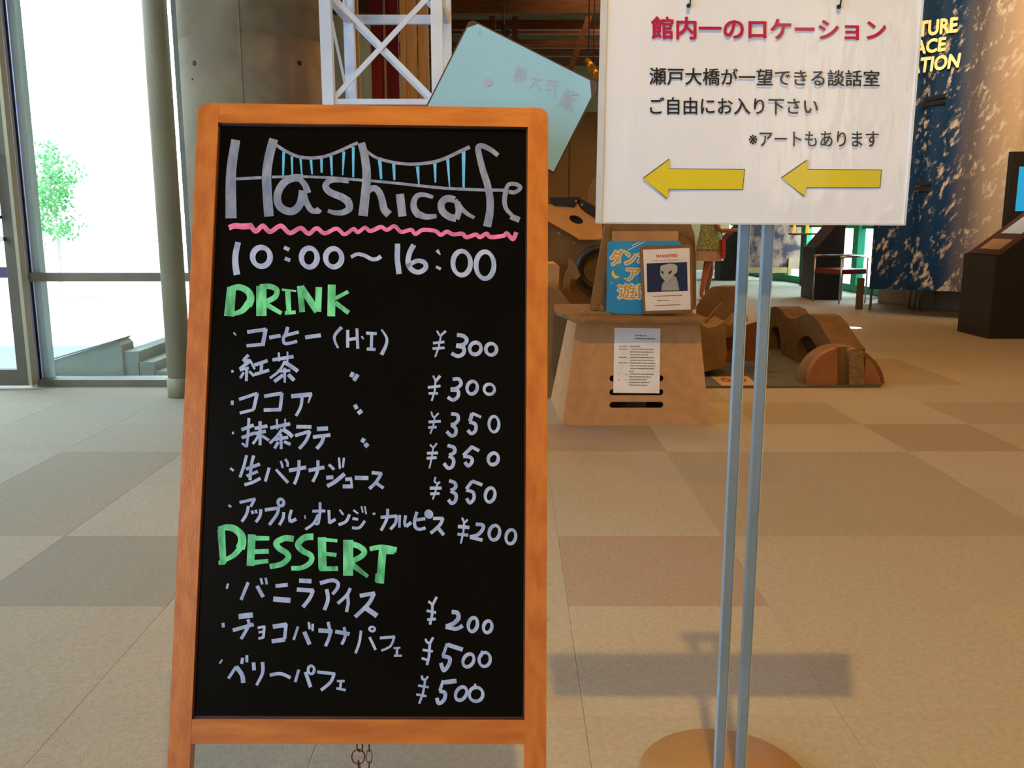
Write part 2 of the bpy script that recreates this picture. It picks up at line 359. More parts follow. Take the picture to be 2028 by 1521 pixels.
MB().tube([(kx-.01, YD-.03, hz), (kx-.01, YD-.07, hz), (kx-.03, YD-.08, hz+.1), (kx-.03, YD-.08, hz+.34), (kx-.01, YD-.07, hz+.42), (kx-.01, YD-.03, hz+.42)], .012, 10).done('pull_handle', M_blackm, d1)
MB().box((-4.7, YD-.05, 2.63), (gx(31), YG+.05, 2.72)).done('door_head', M_alu, w1)
MB().box((-4.7, YG, 2.72), (gx(31), YG+.008, 5.3)).done('pane', M_gls, w1)
# left side glazing wall (window_2): lets the daylight in
w2 = struct(MB().box((-7.95, -3, 0), (-7.85, YG, .25)).done('window_2', M_alu))
struct(MB().box((-8.1, .9, 0), (-7.96, YG+.1, 5.6)).done('wall_side', M_wallg))
for k in range(4):
    y = -3+k*1.3; MB().box((-7.95, y, .25), (-7.87, y+.07, 5.6)).done('mullion', M_alu, w2)
for k in range(3):
    y = -3+k*1.3; MB().box((-7.92, y+.07, .25), (-7.912, y+1.3, 5.6)).done('pane', M_gls, w2)

# round steel post near the glazing
pc = at(339, 500, 5.75)
post = thing('steel_column', (pc.x, 5.75, 0), 'slim round olive-grey steel column standing at the window beside the concrete pillar', 'column')
MB().lathe((pc.x, 5.75, 0), [(.074, .13), (.074, 5.6)], 32).done('shaft', mat('olive_grey_paint', '#98917a', .5, '#8b846c', 2), post)
MB().lathe((pc.x, 5.75, 0), [(.081, 0), (.081, .125), (.077, .13)], 32).done('base_collar', MATS['olive_grey_paint'], post)
# big round concrete pillar with formwork joints
PR = .435; pcx = -1.512; pcy = 5.55
pil = thing('concrete_pillar', (pcx, pcy, 0), 'massive round exposed-concrete pillar with formwork joints behind the menu board', 'pillar')
segs = [0.0, .62, 1.52]
zr = at(475, 62, pcy-PR).z
prof = [(PR, 0)]
for z in (zr-1.2, zr, zr+1.2):
    prof += [(PR, z-.006), (PR-.006, z-.002), (PR-.006, z+.002), (PR, z+.006)]
prof += [(PR, 5.6)]
MB().lathe((pcx, pcy, 0), prof, 72).done('shaft', M_conc, pil)
for px, py in ((385, 125), (593, 125), (475, 330), (381, 157)):
    r = ray(px, py); o = CO-Vector((pcx, pcy, 0)); o.z = 0; rr = Vector((r.x, r.y))
    A = rr.dot(rr); B = 2*(o.x*r.x+o.y*r.y); C_ = o.x**2+o.y**2-PR**2; D = max(B*B-4*A*C_, 0); t = (-B-math.sqrt(D))/(2*A)
    h = CO+r*t; n = Vector((h.x-pcx, h.y-pcy, 0)).normalized()
    MB().tube([h-n*.004, h+n*.0015], .015 if py != 157 else .006, 16).done('tie_hole', mat('dark_tie_hole', '#332c22', .9, scale=20), pil)
jv = at(475, 100, pcy-PR); ang = math.atan2(-1, (jv.x-pcx)/PR)
jx = jv.x; jy = pcy-math.sqrt(max(PR*PR-(jx-pcx)**2, 0))
MB().box((jx-.006, jy-.003, 0), (jx+.006, jy+.02, 5.6)).done('formwork_seam', mat('seam_concrete', '#7d705c', .9, scale=8), pil)

# far right glazing with emerald pilasters (window_3)
ga = Vector((4.75, 19.6, 0)); gb = Vector((5.62, 12.9, 0)); gd = (gb-ga).normalized(); gn = Vector((gd.y, -gd.x, 0)); L_ = (gb-ga).length
def onw(t, z, off=0): return ga+gd*t+Vector((0, 0, z))-gn*off if gn.x > 0 else ga+gd*t+Vector((0, 0, z))+gn*off
w3 = struct(MB().beam(onw(0, .06), onw(L_, .06), .1, .12).done('window_3', M_emer))
MB().beam(onw(0, 1.02), onw(L_, 1.02), .06, .05).done('transom', M_emer, w3)
MB().beam(onw(0, 3.4), onw(L_, 3.4), .08, .10).done('head', M_emer, w3)
for k in range(8):
    t = L_-.32-k*.92
    wd = .44 if k % 2 == 0 else .16
    if t < .2: break
    MB().beam(onw(t, .12, .03), onw(t, 3.4, .03), wd, .12, up=gn).done('pilaster', M_emer, w3)
MB().poly([onw(0, .1), onw(L_, .1), onw(L_, 3.4), onw(0, 3.4)], Vector((.006, 0, 0))).done('pane', M_gls, w3)
struct(MB().poly([onw(0, 3.45), onw(L_, 3.45), onw(L_, 5.6), onw(0, 5.6)], Vector((.1, 0, 0))).done('wall_right_upper', M_wallb))
# openings outside: back wall sits beyond; outdoor ground and stairs
struct(MB().box((5.9, 12.7, -.3), (60, 70, -.04)).done('ground_outside_right', mat('pale_paving', (.55, .55, .56, 1), .9, (.48, .48, .5, 1), 1.5)))
struct(MB().box((-60, 6.25, -.3), (-2.06, 70, -.04)).done('ground_outside', mat('pale_paving', (.55, .55, .56, 1), .9, (.48, .48, .5, 1), 1.5)))
struct(MB().box((-60, -20, -.3), (-8.01, 6.25, -.04)).done('ground_outside_left', MATS['pale_paving']))

# ================================================================= OUTDOORS
YS = 6.75
st = thing('concrete_steps', at(190, 745, YS), 'grey concrete steps with sloping cheek wall seen outside through the lower pane', 'steps')
M_step = mat('weathered_concrete', '#8d9088', .9, '#767a73', 2)
zb = -.04
def prof_px(L, Y): return [(at(x, y, Y).x, at(x, y, Y).z) for x, y in L]
P = prof_px([(92, 718), (230, 675), (240, 684), (241, 720)], YS)
P2 = [(P[0][0], zb)]+P[:3]+[(P[3][0], P[2][1]), (P[3][0], zb)]
P2 = [(P[0][0], zb), P[0], P[1], P[2], (P[2][0]+.002, zb)]
MB().poly([Vector((x, YS, z)) for x, z in P2], (0, .22, 0)).done('cheek_wall', M_step, st)
a0, a1 = P[0], P[1]
MB().poly([Vector((a0[0]-.02, YS-.02, a0[1])), Vector((a1[0]+.01, YS-.02, a1[1])), Vector((a1[0]+.01, YS-.02, a1[1]+.012)), Vector((a0[0]-.02, YS-.02, a0[1]+.012))], (0, .26, 0)).done('coping', M_step, st)
for k, (xa, xb, yt) in enumerate([(240, 272, 697), (272, 304, 718), (304, 330, 736)]):
    x0 = at(xa, yt, YS).x; x1 = at(xb, yt, YS).x; z = at(xa, yt, YS).z
    MB().box((x0, YS+.02, zb), (x1, YS+1.1, z), None).done('step', M_step, st)
# tree outside
YT = 13.0
tb = at(118, 560, YT)
tr = thing('tree', (tb.x, YT, zb), 'young leafy green tree outside seen through the left window pane', 'tree')
zt = at(118, 285, YT).z
MB().tube([(tb.x, YT, zb), (tb.x+.03, YT, .9), (tb.x-.02, YT, zt-.5)], [.045, .035, .015], 8).done('trunk', mat('bark', '#cfc8ba', .9, scale=20), tr)
lf = MB(); rnd = random.Random(3)
for k in range(1500):
    cxp, cyp = rnd.choice([(80, 385), (100, 350), (120, 390), (140, 345), (95, 310), (125, 375), (70, 440), (90, 405), (135, 445), (110, 335), (85, 370), (105, 450)])
    c = at(cxp+rnd.gauss(0, 13), cyp+rnd.gauss(0, 15), YT+rnd.uniform(-.35, .35))
    a = Vector((rnd.gauss(0, 1), rnd.gauss(0, 1), rnd.gauss(0, 1))).normalized(); b = a.orthogonal().normalized(); s = rnd.uniform(.025, .05)
    lf.poly([c-a*s, c+b*s*.5, c+a*s, c-b*s*.5])
lf.done('foliage', mat('fresh_leaves', '#4d9a55', .6, '#7cc07a', 3), tr, kind='stuff')

# ================================================================= MENU BOARD
BO = Vector((-.5373, 1.5889, 1.3447)); by, bl, br = .0194, -.2899, .0129
Rm = Matrix.Rotation(by, 3, 'Z') @ Matrix.Rotation(bl, 3, 'X') @ Matrix.Rotation(br, 3, 'Y')
BU = Rm @ Vector((1, 0, 0)); BV = Rm @ Vector((0, 0, 1)); BN = Rm @ Vector((0, -1, 0))      # BN: out of the face, towards the reader
BM = Matrix(((BU.x, BV.x, BN.x, BO.x), (BU.y, BV.y, BN.y, BO.y), (BU.z, BV.z, BN.z, BO.z), (0, 0, 0, 1)))
BW, BH, SW, RT, RB = .6, 1.058, .0351, .0342, .0373
def b3(a, b, c=0): return BM @ Vector((a, b, c))
leg_len = -(BO.z)/BV.z
menu = thing('menu_board', (b3(.3, 0).x, 1.45, 0), 'orange-varnished wooden A-frame menu board with black writing panel and cafe prices', 'menu board')
tF = .022
def bpart(outer, z0, z1, name, m, bev=.002, holes=()):
    me = curve_plate(outer, list(holes), z1-z0, BM @ Matrix.Translation((0, 0, (z0+z1)/2)))
    return link(name, me, m, menu)
r_ = .018
cor = [(r_-r_*math.cos(a), -r_+r_*math.sin(a)) for a in [math.pi/2*i/6 for i in range(7)]]
left = [(0, leg_len)]+cor+[(SW, 0), (SW, leg_len)]
right = [(BW-x, y) for x, y in left][::-1]
bpart(left, -tF, 0, 'stile', M_wood); bpart(right, -tF, 0, 'stile', M_wood)
bpart([(SW, 0), (BW-SW, 0), (BW-SW, -RT), (SW, -RT)], -tF, -.0004, 'top_rail', M_wood_h)
bpart([(SW, -BH+RB), (BW-SW, -BH+RB), (BW-SW, -BH), (SW, -BH)], -tF, -.0004, 'lower_rail', M_wood_h)
bpart([(SW, leg_len+.16), (BW-SW, leg_len+.16), (BW-SW, leg_len+.12), (SW, leg_len+.12)], -tF, -.0004, 'foot_rail', M_wood_h)
PZ = -.007
bpart([(SW, -RT), (BW-SW, -RT), (BW-SW, -BH+RB), (SW, -BH+RB)], PZ-.004, PZ, 'writing_panel', M_black)
# thin dark strips round the panel, standing in for its shadow line
M_shadow_line = mat('shadow_line_brown', '#43200c', .5, '#2f1407', 10)
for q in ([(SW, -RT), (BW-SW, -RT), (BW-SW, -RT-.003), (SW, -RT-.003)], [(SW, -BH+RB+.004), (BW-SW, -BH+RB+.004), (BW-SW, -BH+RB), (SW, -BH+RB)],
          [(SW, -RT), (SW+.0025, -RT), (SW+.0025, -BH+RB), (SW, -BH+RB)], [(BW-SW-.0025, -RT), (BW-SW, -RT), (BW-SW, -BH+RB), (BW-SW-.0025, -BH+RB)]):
    bpart(q, PZ, PZ+.003, 'shadow_strip', M_shadow_line)
# rear frame: hinged at the top, spread backwards
hinge = b3(.3, -.02, -tF); HB = Vector((0, .34, -1)).normalized(); bl_ = (hinge.z)/(-HB.z)
rearY = Vector((BU.x, BU.y, 0)).normalized()
for s in (-1, 1):
    a = hinge+rearY*s*.262+Vector((0, .012, 0)); MB().beam(a, a+HB*(bl_-.003), .035, .02, up=rearY.cross(HB)).done('rear_leg', M_wood, menu)
for t in (.03, 1.02):
    c = hinge+Vector((0, .012, 0))+HB*t; MB().beam(c-rearY*.245, c+rearY*.245, .035, .02, up=HB.cross(rearY)).done('rear_rail', M_wood_h, menu)
for s in (-.16, .16):
    c = hinge+rearY*s; MB().box((c.x-.025, c.y-.002, c.z-.02), (c.x+.025, c.y+.004, c.z+.02)).done('hinge', M_chrome, menu)
# chain under the lower rail
M_rust = mat('rusty_chain_steel', '#6b4c33', .5, '#4c3524', 60, metal=.5)
e0 = b3(0, 0); cpx = onp(710, 1474, BO, BN); e0 = cpx-BN*.011
MB().tube([e0+Vector((.0045*math.sin(a), 0, -.007+.0095*math.cos(a))) for a in [2*math.pi*i/18 for i in range(18)]], .0013, 8, closed=True).done('screw_eye', M_rust, menu)
endp = hinge+HB*1.02+Vector((0, .0, .02)); endp.x = e0.x*1.36
nl = 26; pts = []
for i in range(nl+1):
    t = i/nl; p = e0.lerp(endp, t); p.z = e0.z-.024+(endp.z-e0.z+.02)*t-.30*(1-(2*t-1)**2); p.y = e0.y+(endp.y-e0.y)*t; pts.append(p)
ringc = Vector((e0.x-.003, e0.y, e0.z-.0255))
MB().tube([ringc+Vector((.0105*math.sin(a), .002*math.cos(a), .0115*math.cos(a))) for a in [2*math.pi*i/24 for i in range(24)]], .0012, 8, closed=True).done('chain_ring', M_rust, menu)
pts = [ringc+Vector((0, 0, -.0115))]+pts[3:]
for i in range(len(pts)-1):
    a, b = pts[i], pts[i+1]; d = (b-a); L = d.length; d.normalize(); sd = Vector((1, 0, 0)) if i % 2 else d.cross(Vector((1, 0, 0))).normalized()
    if i % 2: sd = (sd-d*sd.dot(d)).normalized()
    c = (a+b)/2
    MB().tube([c+d*(L*.6)*math.cos(t)+sd*.006*math.sin(t) for t in [2*math.pi*k/14 for k in range(14)]], .0012, 6, closed=True).done('chain_link', M_rust, menu)

# ---- handwriting: strokes traced on the black panel
PO = b3(0, 0, PZ)
def strokes(name, m, groups, parent=menu):
    b = bmesh.new(); k = 0
    for (x0, y0, s), txt in groups:
        for st_ in txt.split(';'):
            st_ = st_.strip()
            if not st_: continue
            head, body = st_.split(':'); sm = head.startswith('s'); h = head[1:] if sm else head
            if h.startswith('o'):
                W0 = W1 = float(h[1:]); v = [float(q) for q in body.replace(',', ' ').split()]; cx, cy, rx, ry = v[:4]; rot = math.radians(v[4]) if len(v) > 4 else 0
                P = ell(cx, cy, rx, ry, 28, rot); closed = True
            else:
                ws = h.split('>'); W0 = float(ws[0]); W1 = float(ws[-1])
                P = [tuple(float(c) for c in q.split(',')) for q in body.split()]; closed = False
                if sm and len(P) > 2: P = catmull(P, 6)
            n = len(P); ring = []
            k += 1; off = .00025+.00003*(k % 24)
            for i in range(n):
                p = P[i]
                if closed: a = P[i-1]; c = P[(i+1) % n]
                else: a = P[max(i-1, 0)]; c = P[min(i+1, n-1)]
                d1 = Vector((p[0]-a[0], p[1]-a[1])); d2 = Vector((c[0]-p[0], c[1]-p[1]))
                if d1.length == 0: d1 = d2
                if d2.length == 0: d2 = d1
                d1 = d1.normalized(); d2 = d2.normalized(); t = (d1+d2)
                t = t.normalized() if t.length > 1e-4 else d1
                nrm = Vector((-t.y, t.x)); mit = 1/max(nrm.dot(Vector((-d1.y, d1.x))), .6)
                f = i/(n-1) if not closed else 0
                ww = (W0+(W1-W0)*f)/2*mit
                if closed: ww *= .86+.28*abs(math.sin(2*math.pi*i/n+.9))
                ring.append([(x0+(p[0]+nrm.x*e*ww)*s, y0+(p[1]+nrm.y*e*ww)*s) for e in (-1, 1)])
            vv = []
            for A, B in ring:
                vv.append([b.verts.new(onp(q[0], q[1], PO, BN)+BN*off) for q in (A, B)])
            for i in range(n if closed else n-1):
                A = vv[i]; B = vv[(i+1) % n]
                try: b.faces.new([A[0], A[1], B[1], B[0]])
                except ValueError: pass
    me = bpy.data.meshes.new(name); b.to_mesh(me); b.free()
    return link(name, me, m, parent)
S1 = 360/2028; S2 = 320/2028
RA = (400, 230, S1); RBx = (720, 230, S1); RC = (420, 460, S1); RD = (720, 460, S1); RE = (430, 640, S2); RF = (760, 640, S2); RG = (430, 820, S2); RH = (760, 820, S2)
RI = (410, 960, S1); RJ = (720, 960, S1); RK = (410, 1180, S1); RL = (720, 1180, S1)
strokes('title_lettering', M_inkT, [
 (RA, "s100>125:378,265 332,560 322,800 325,1140; s100>106:802,255 750,450 722,650 728,850 748,1120; s85:1130,690 1000,695 900,760 843,880 858,990 930,1052 1020,1058 1090,990 1115,900 1125,830;"
      "s55>80:1080,690 1150,770 1180,860; s75>55:1130,850 1160,950 1220,1050 1300,1065; s50>90:1640,727 1530,712 1430,720 1378,780 1430,850 1560,905 1640,960; s90>40:1630,950 1645,1030 1570,1075 1480,1078 1405,1055;"
      "s85>105:1778,300 1815,450 1838,650 1825,850 1797,1115; 45:1270,1030 1325,1075"),
 (RBx, "s55>90:-10,990 10,900 60,830 120,805 175,850 210,950 230,1040 285,1100; 92:405,870 435,1120; s40>85:775,908 680,878 600,890 560,960 568,1040 620,1110; s85>45:600,1090 700,1125 815,1115;"
      "s78:1020,935 930,920 868,975 880,1060 950,1120 1035,1145; s70:1035,1150 1062,1060 1045,960; s60>35:1020,940 1100,1040 1170,1100 1238,1135;"
      "s50>92:1500,440 1420,378 1330,335 1280,350 1290,440 1330,600 1385,780 1412,950 1405,1100 1378,1235; s45:1620,845 1690,850 1750,800 1700,762 1620,765 1585,830; s60>40:1590,820 1572,950 1595,1040 1660,1110; 65:1640,1120 1740,1160")])
strokes('bridge_drawing', M_inkT, [(RA, "33:380,702 665,686; s30:780,680 1000,676 1200,678 1500,692 1790,716; s36:800,305 930,388 1060,448 1200,468 1350,455 1500,405 1620,350 1740,298"),
 (RBx, "30>36:85,722 400,752 600,775 900,805 1200,820 1350,825 1590,827; s30>42:10,370 100,440 200,485 400,528 600,535 800,508 950,455 1080,392 1185,345")])
for _g in [(RA, "32>22:912,398 905,660; 28>18:1003,450 1008,650; 28>14:1100,475 1116,660; 30>16:1215,488 1230,650; 30>24:1333,475 1335,632; 34>20:1440,440 1450,662; 36>12:1583,395 1570,660; 34>20:1688,345 1688,682"),
 (RBx, "44>26:178,462 197,702; 38>24:335,515 345,715; 40>14:602,562 618,765; 38>18:795,508 802,742; 38>12:937,458 960,792; 42>26:1116,392 1116,797")]:
    for _s in _g[1].split(';'): strokes('bridge_hanger', M_blue, [(_g[0], _s)])
strokes('pink_wavy_underline', M_pink, [(RA, "s60>70:300,1245 370,1225 450,1232 560,1225; s55>40:540,1215 600,1285 680,1225 760,1290 880,1225 980,1305 1100,1250 1190,1312 1280,1252 1370,1308 1500,1255 1590,1318 1690,1260 1740,1295 1820,1245 1880,1285 1990,1240"),
 (RBx, "s42>48:-30,1275 20,1245 80,1280 190,1235 260,1270 345,1228 420,1292 530,1268 580,1315 660,1270 800,1282 860,1325 930,1290 1000,1320 1100,1312 1150,1352 1250,1322 1300,1350 1370,1312 1420,1350 1560,1335 1600,1310 1665,1372 1705,1295")])
strokes('opening_hours_lettering', M_ink, [(RC, "s62>75:292,110 262,250 262,370 278,475; o58:550,275 98 106; 42:803,168 862,196; 42:812,290 872,316; o55:1085,283 88 106; o55:1357,285 90 102; s38>48:1550,278 1620,245 1700,260 1780,300 1840,298 1885,268"),
 (RD, "60:380,128 376,300 397,467; s60>48:562,140 515,230 497,340 540,420 620,446 692,400 680,340 610,318 540,345 485,385; 44>14:818,200 856,252; 32:808,385 862,412; o50:1095,345 98 134; o50:1355,368 100 150")])
strokes('drink_heading', M_green, [(RC, "100>112:218,612 190,938; s60>90:190,640 300,612 400,660 432,740 400,820; s85>40:410,790 330,880 220,915; 115:550,600 552,935; s60:530,612 640,605 720,640 712,710 660,750 600,775; 60>45:560,780 680,850 775,905; 26>20:778,640 940,657;"
      "62>55:845,645 858,895; 42:812,902 935,892; 65:982,600 1006,892; 75:990,610 1175,885; 72:1192,612 1182,888; 88:1336,585 1330,938; 42:1375,740 1520,662; 52:1375,785 1525,900")])
strokes('dessert_heading', M_green, [(RI, "85>70:158,495 182,880; s60>105:130,500 220,475 310,495 380,560 392,640 370,710; s70>45:375,700 300,785 190,845; 85:500,555 485,905; 55>45:500,595 695,598; 52:490,748 690,742; 62>45:455,875 685,850;"
      "s70>60:968,605 870,597 775,645 800,705 890,765 905,820 830,885 700,912; s75>50:1188,580 1090,590 1015,665 1065,735 1160,790 1155,865 1060,925 940,932; 92:1282,585 1290,945; 38:1285,610 1455,625; 45:1290,765 1445,785; 52:1255,938 1462,935;"
      "112:1575,615 1575,1015; s65>60:1560,655 1680,680 1755,740 1720,800 1600,862; 70>40:1600,875 1795,1025; 50:130,870 200,865"),
 (RJ, "s50>62:70,718 200,695 370,728; 60:230,745 345,745; 85:215,720 185,1100; 30:150,990 140,1085")])
# one lettering part per menu line
items = {
 'menu_item_lettering': [
  (RE, "22>12:208,118 240,156; 46:378,112 612,78; 50:610,70 572,285; 42:370,285 572,266; 48:655,182 797,157; 44:888,48 850,175; s40:845,150 832,210 862,258 1005,228; 42:872,150 1025,112; 50:1105,180 1302,152; s45>25:1565,50 1480,150 1480,230 1520,312; 40:1640,85 1640,308; 38:1755,65 1766,322; 40:1640,208 1772,190; 28>16:1815,165 1838,205; 40:1870,125 2005,132; 38:1942,130 1935,330; 38:1880,325 1990,332"),
  (RC, "s20>45:1890,1085 1948,1180 1940,1265 1890,1368")],
 'menu_item_lettering.001': [(RE, "30:178,607 207,602; s40:395,398 345,450 330,480; 40:330,478 420,468; 45:425,462 285,580; 28:425,485 472,578; 34:285,590 400,560; 36:372,570 368,728; 34:335,618 290,692; 32:402,602 466,665; 44:468,528 636,470; 40:560,510 552,622; 42:470,645 655,590;"
  "44:695,462 960,420; 26:775,368 780,480; 22:885,358 885,505; s32:850,480 780,600 665,690; s50:840,490 920,535 1015,605; 38:755,605 920,595; 36>26:850,560 850,748; 45:830,650 718,735; 50:895,645 968,720; 50:1708,617 1680,678; 50:1768,645 1715,722")],
 'menu_item_lettering.002': [(RE, "38:190,972 190,1028; 40:275,958 505,880; 44:505,878 458,1085; 38:285,1128 462,1085; 45:590,918 815,880; 42:815,875 792,1082; 45:585,1092 806,1085; 55:930,918 1192,893; 34>16:1182,885 1145,1002; s38:1068,932 1050,1050 990,1165; 50:1728,1022 1755,1078; 52:1768,1135 1818,1095")],
 'menu_item_lettering.003': [(RG, "34:188,235 212,240; 44:305,198 460,138; 36:400,50 385,300; 34:385,290 370,418; 42:308,298 480,235; 30:312,365 368,412; 44:470,182 632,150; 44:480,245 612,215; 40:540,92 540,392; s34:530,255 490,320 448,375; 36:562,272 652,330;"
  "44:668,175 918,122; 28>22:750,62 758,195; 22:855,58 850,205; s36:815,190 750,280 662,368; s50:820,190 900,240 948,288; 42:722,318 892,292; 36:800,248 806,440; 38:768,350 722,432; 40:840,345 922,382; 46:995,160 1186,162; 42:980,272 1170,215; s42:1165,215 1120,330 1032,436;"
  "54:1252,188 1392,180; 46:1203,290 1422,262; s46:1335,290 1310,360 1250,436; 52:1848,306 1818,356; 54:1895,372 1852,410")],
 'menu_item_lettering.004': [(RG, "30:165,678 208,712; s38:370,518 340,640 288,795; 42:362,692 538,628; s40:460,520 430,640 413,830; 38:370,778 512,720; s40:343,888 440,860 545,805; 38:655,672 605,848; 32>42:738,695 892,862; 26:800,588 826,678; s32:855,565 885,610 885,662; 48:903,710 1118,668; s40:1030,578 1020,740 970,882;"
  "48:1148,710 1347,668; s40:1266,580 1260,720 1200,852; 36:1403,632 1470,698; 50:1370,800 1460,792; s50:1383,905 1480,850 1602,750; 28:1530,545 1542,688; 28:1592,548 1580,672; 46:1608,822 1692,812; 30:1680,805 1690,892; 50:1578,908 1706,908; 52:1728,800 1900,804; 44:1940,735 2070,748; s42:2062,742 2000,850 1910,938; 40:1990,862 2088,930")],
 'menu_item_lettering.005': [(RI, "24:240,225 270,250; 34:363,198 540,158; 32:535,155 488,245; s34:462,238 440,330 388,412; 30:500,288 515,325; 28:543,280 552,320; s34:602,272 590,350 545,418; 38:645,282 805,258; s36:800,252 780,330 695,448; o34:825,198 32 38; s34:856,305 850,370 808,450; s34:945,280 922,360 930,418; 38:930,415 998,382;"
  "16:1090,340 1100,382; 32:1175,295 1322,292; s32:1262,195 1260,320 1240,440; 28:1242,442 1195,430; s30:1240,330 1190,430 1098,498; 32:1360,282 1366,432; 36:1362,428 1435,385; 22:1480,278 1522,336; s34:1592,330 1550,410 1468,447; 22:1633,283 1688,322; 30:1622,376 1686,386; s32:1618,480 1700,478 1762,402; 18:1723,240 1738,312; 18:1760,240 1776,328; 24:1848,328 1878,320"),
  (RJ, "36:190,365 372,348; s34:370,342 355,430 298,497; s34:270,268 260,380 195,512; 28:405,338 400,477; s32:470,342 458,430 475,468; 38:475,465 532,420; s36:597,302 570,400 578,470 620,497 692,482; 36:588,392 690,378; o46:728,328 25 28; 36:775,376 892,374; s38:885,372 850,450 748,542; 40:822,470 896,562")],
 'menu_item_lettering.006': [(RI, "24:235,1102 220,1160; 36:460,1088 380,1285; 42:558,1128 627,1252; 28:600,1042 617,1112; 28:655,1038 668,1112; 42:764,1130 902,1116; 58:740,1275 932,1290; 50:1028,1070 1166,1076; 48:1003,1168 1192,1182; s42:1185,1175 1150,1260 1070,1366; s46>36:1260,1098 1400,1065 1462,1100 1450,1160 1400,1222; s42:1335,1165 1350,1280 1310,1398;"
  "s36:1600,1152 1560,1230 1458,1325; 36:1568,1222 1577,1320 1557,1420; 44:1705,1238 1875,1210; s44:1865,1210 1800,1330 1652,1475; 56:1768,1372 1898,1462")],
 'menu_item_lettering.007': [(RK, "34:178,302 184,352; 60:353,232 512,212; s36:455,262 465,330 380,482; 42:288,385 522,318; 28:565,358 647,340; 30:640,335 630,462; 24:575,408 640,396; 30:573,478 636,460; 50:735,345 892,320; 38:884,310 866,482; 48:722,508 872,486; 28:1016,342 967,492; 46:1085,400 1146,542; 28:1135,292 1147,372; 28:1180,310 1180,392;"
  "48:1243,385 1402,396; s36:1352,290 1372,430 1322,562; 44:1430,398 1592,426; s34:1530,348 1542,450 1503,542; s30:1720,388 1700,520 1658,640; 30:1813,458 1882,602; o26:1843,370 30 25"),
  (RL, "32:183,470 352,456; s26:345,455 300,560 198,612; 20:333,583 412,580; 28:375,585 372,665; 24:340,668 428,668")],
 'menu_item_lettering.008': [(RK, "18:170,712 140,757; 34:238,922 327,788; s50:325,790 390,880 405,972; 34:398,690 387,760; 32:445,662 445,742; 42:520,742 526,830; s42>30:620,738 620,860 552,998; s38:700,885 820,868 932,914; 32:1025,822 985,962; 40:1098,848 1157,1018; o30:1163,825 34 45; 36:1230,848 1428,870; s36:1420,862 1380,960 1272,1053; 26:1450,950 1536,950; 28:1495,955 1487,1032; 28:1445,1030 1548,1052")],
}
prices = {
 'price_lettering': [(RF, "s25:668,95 700,150 722,152; 30:780,98 720,150; 24:720,148 690,300 645,427; 34:618,252 762,236; 34:613,320 765,310; s50:918,148 1000,162 1042,215 1000,270 910,280; s48:908,285 1000,310 1000,380 930,415 850,378; o44:1150,318 70 76 30; o42:1348,328 68 72")],
 'price_lettering.001': [(RF, "22:620,658 652,732; 38:708,660 652,730; 24:650,728 640,850 602,977; 34:553,808 712,788; 32:563,882 682,882; s44:865,705 940,702 970,760 920,815 840,828; s44:838,840 930,850 930,920 870,965 803,928; o40:1110,810 64 80 15; o36:1325,830 66 64 20")],
 'price_lettering.002': [(RF, "s22:597,1110 615,1170 640,1180; 24:690,1128 638,1182; 22:640,1180 620,1300 583,1388; 36:563,1240 716,1232; 34:558,1310 664,1305; s44:845,1140 920,1150 935,1210 890,1265 840,1270; s44:848,1280 900,1320 900,1390 850,1415 790,1358; 36:1110,1130 1222,1182; 48:1110,1130 1080,1235; s44:1075,1240 1150,1270 1150,1350 1100,1385 1053,1343; o36:1383,1268 62 98")],
 'price_lettering.003': [(RH, "24:580,383 622,425; 24:667,365 620,430; 22:620,428 600,560 572,682; 36:543,492 682,488; 36:538,556 664,546; s44:800,395 880,420 888,480 820,518; s44:818,525 875,570 865,650 810,680 755,618; 42:1100,410 1198,462; 46:1112,408 1000,520; s44:998,530 1090,545 1108,600 1060,650 1017,603; o42:1375,563 62 74 20")],
 'price_lettering.004': [(RH, "s22:650,788 640,850 680,872; 28:707,850 668,882; 22:675,870 650,970 616,1072; 40:578,930 727,928; 36:583,1002 702,996; s44:820,838 890,862 902,920 840,960; s44:838,965 905,1010 898,1090 850,1120 812,1073; 44:1110,842 1238,890; 42:1110,842 1035,942; s42:1035,955 1120,982 1132,1060 1080,1115 1040,1058; o40:1335,1015 60 90 12")],
 'price_lettering.005': [(RJ, "24:1098,368 1120,412; 22:1162,388 1120,432; 22:1120,420 1115,520 1085,657; 40:1053,466 1182,477; 34:1047,552 1167,562; s40:1252,442 1330,450 1328,500 1270,560 1185,582; 40:1190,585 1328,618; o36:1460,535 58 82 12; o34:1643,580 54 80 10")],
 'price_lettering.006': [(RL, "28:723,60 762,92; 30:817,12 770,102; 30:770,90 765,210 740,322; 30:703,165 810,187; 32:710,265 807,258; s48:983,180 1045,190 1058,250 1000,310 920,342; s44:915,345 1030,368 1107,333; o38:1220,320 50 78 12; o36:1385,345 46 66 12")],
 'price_lettering.007': [(RL, "s26:690,478 710,520 740,522; 28:777,462 740,532; 30:740,525 730,680 707,772; 28:658,602 774,620; 28:648,695 735,722; 48:938,545 1107,600; 34:935,530 885,670; s44:878,672 960,695 950,770 895,830 863,748; o36:1170,720 56 76 30; o34:1352,710 62 78 10; 26:1322,612 1312,680")],
 'price_lettering.008': [(RL, "s26:650,888 660,930 690,932; 24:722,898 685,942; 26:690,930 665,1080 620,1203; 26:608,1000 727,1020; 26:588,1100 702,1118; 50:900,965 1038,948; 34:890,942 850,1060; s42:848,1060 910,1085 898,1160 840,1200 818,1138; o36:1088,1090 56 80 30; o36:1255,1098 76 78 20; 26:1248,980 1232,1040")],
}
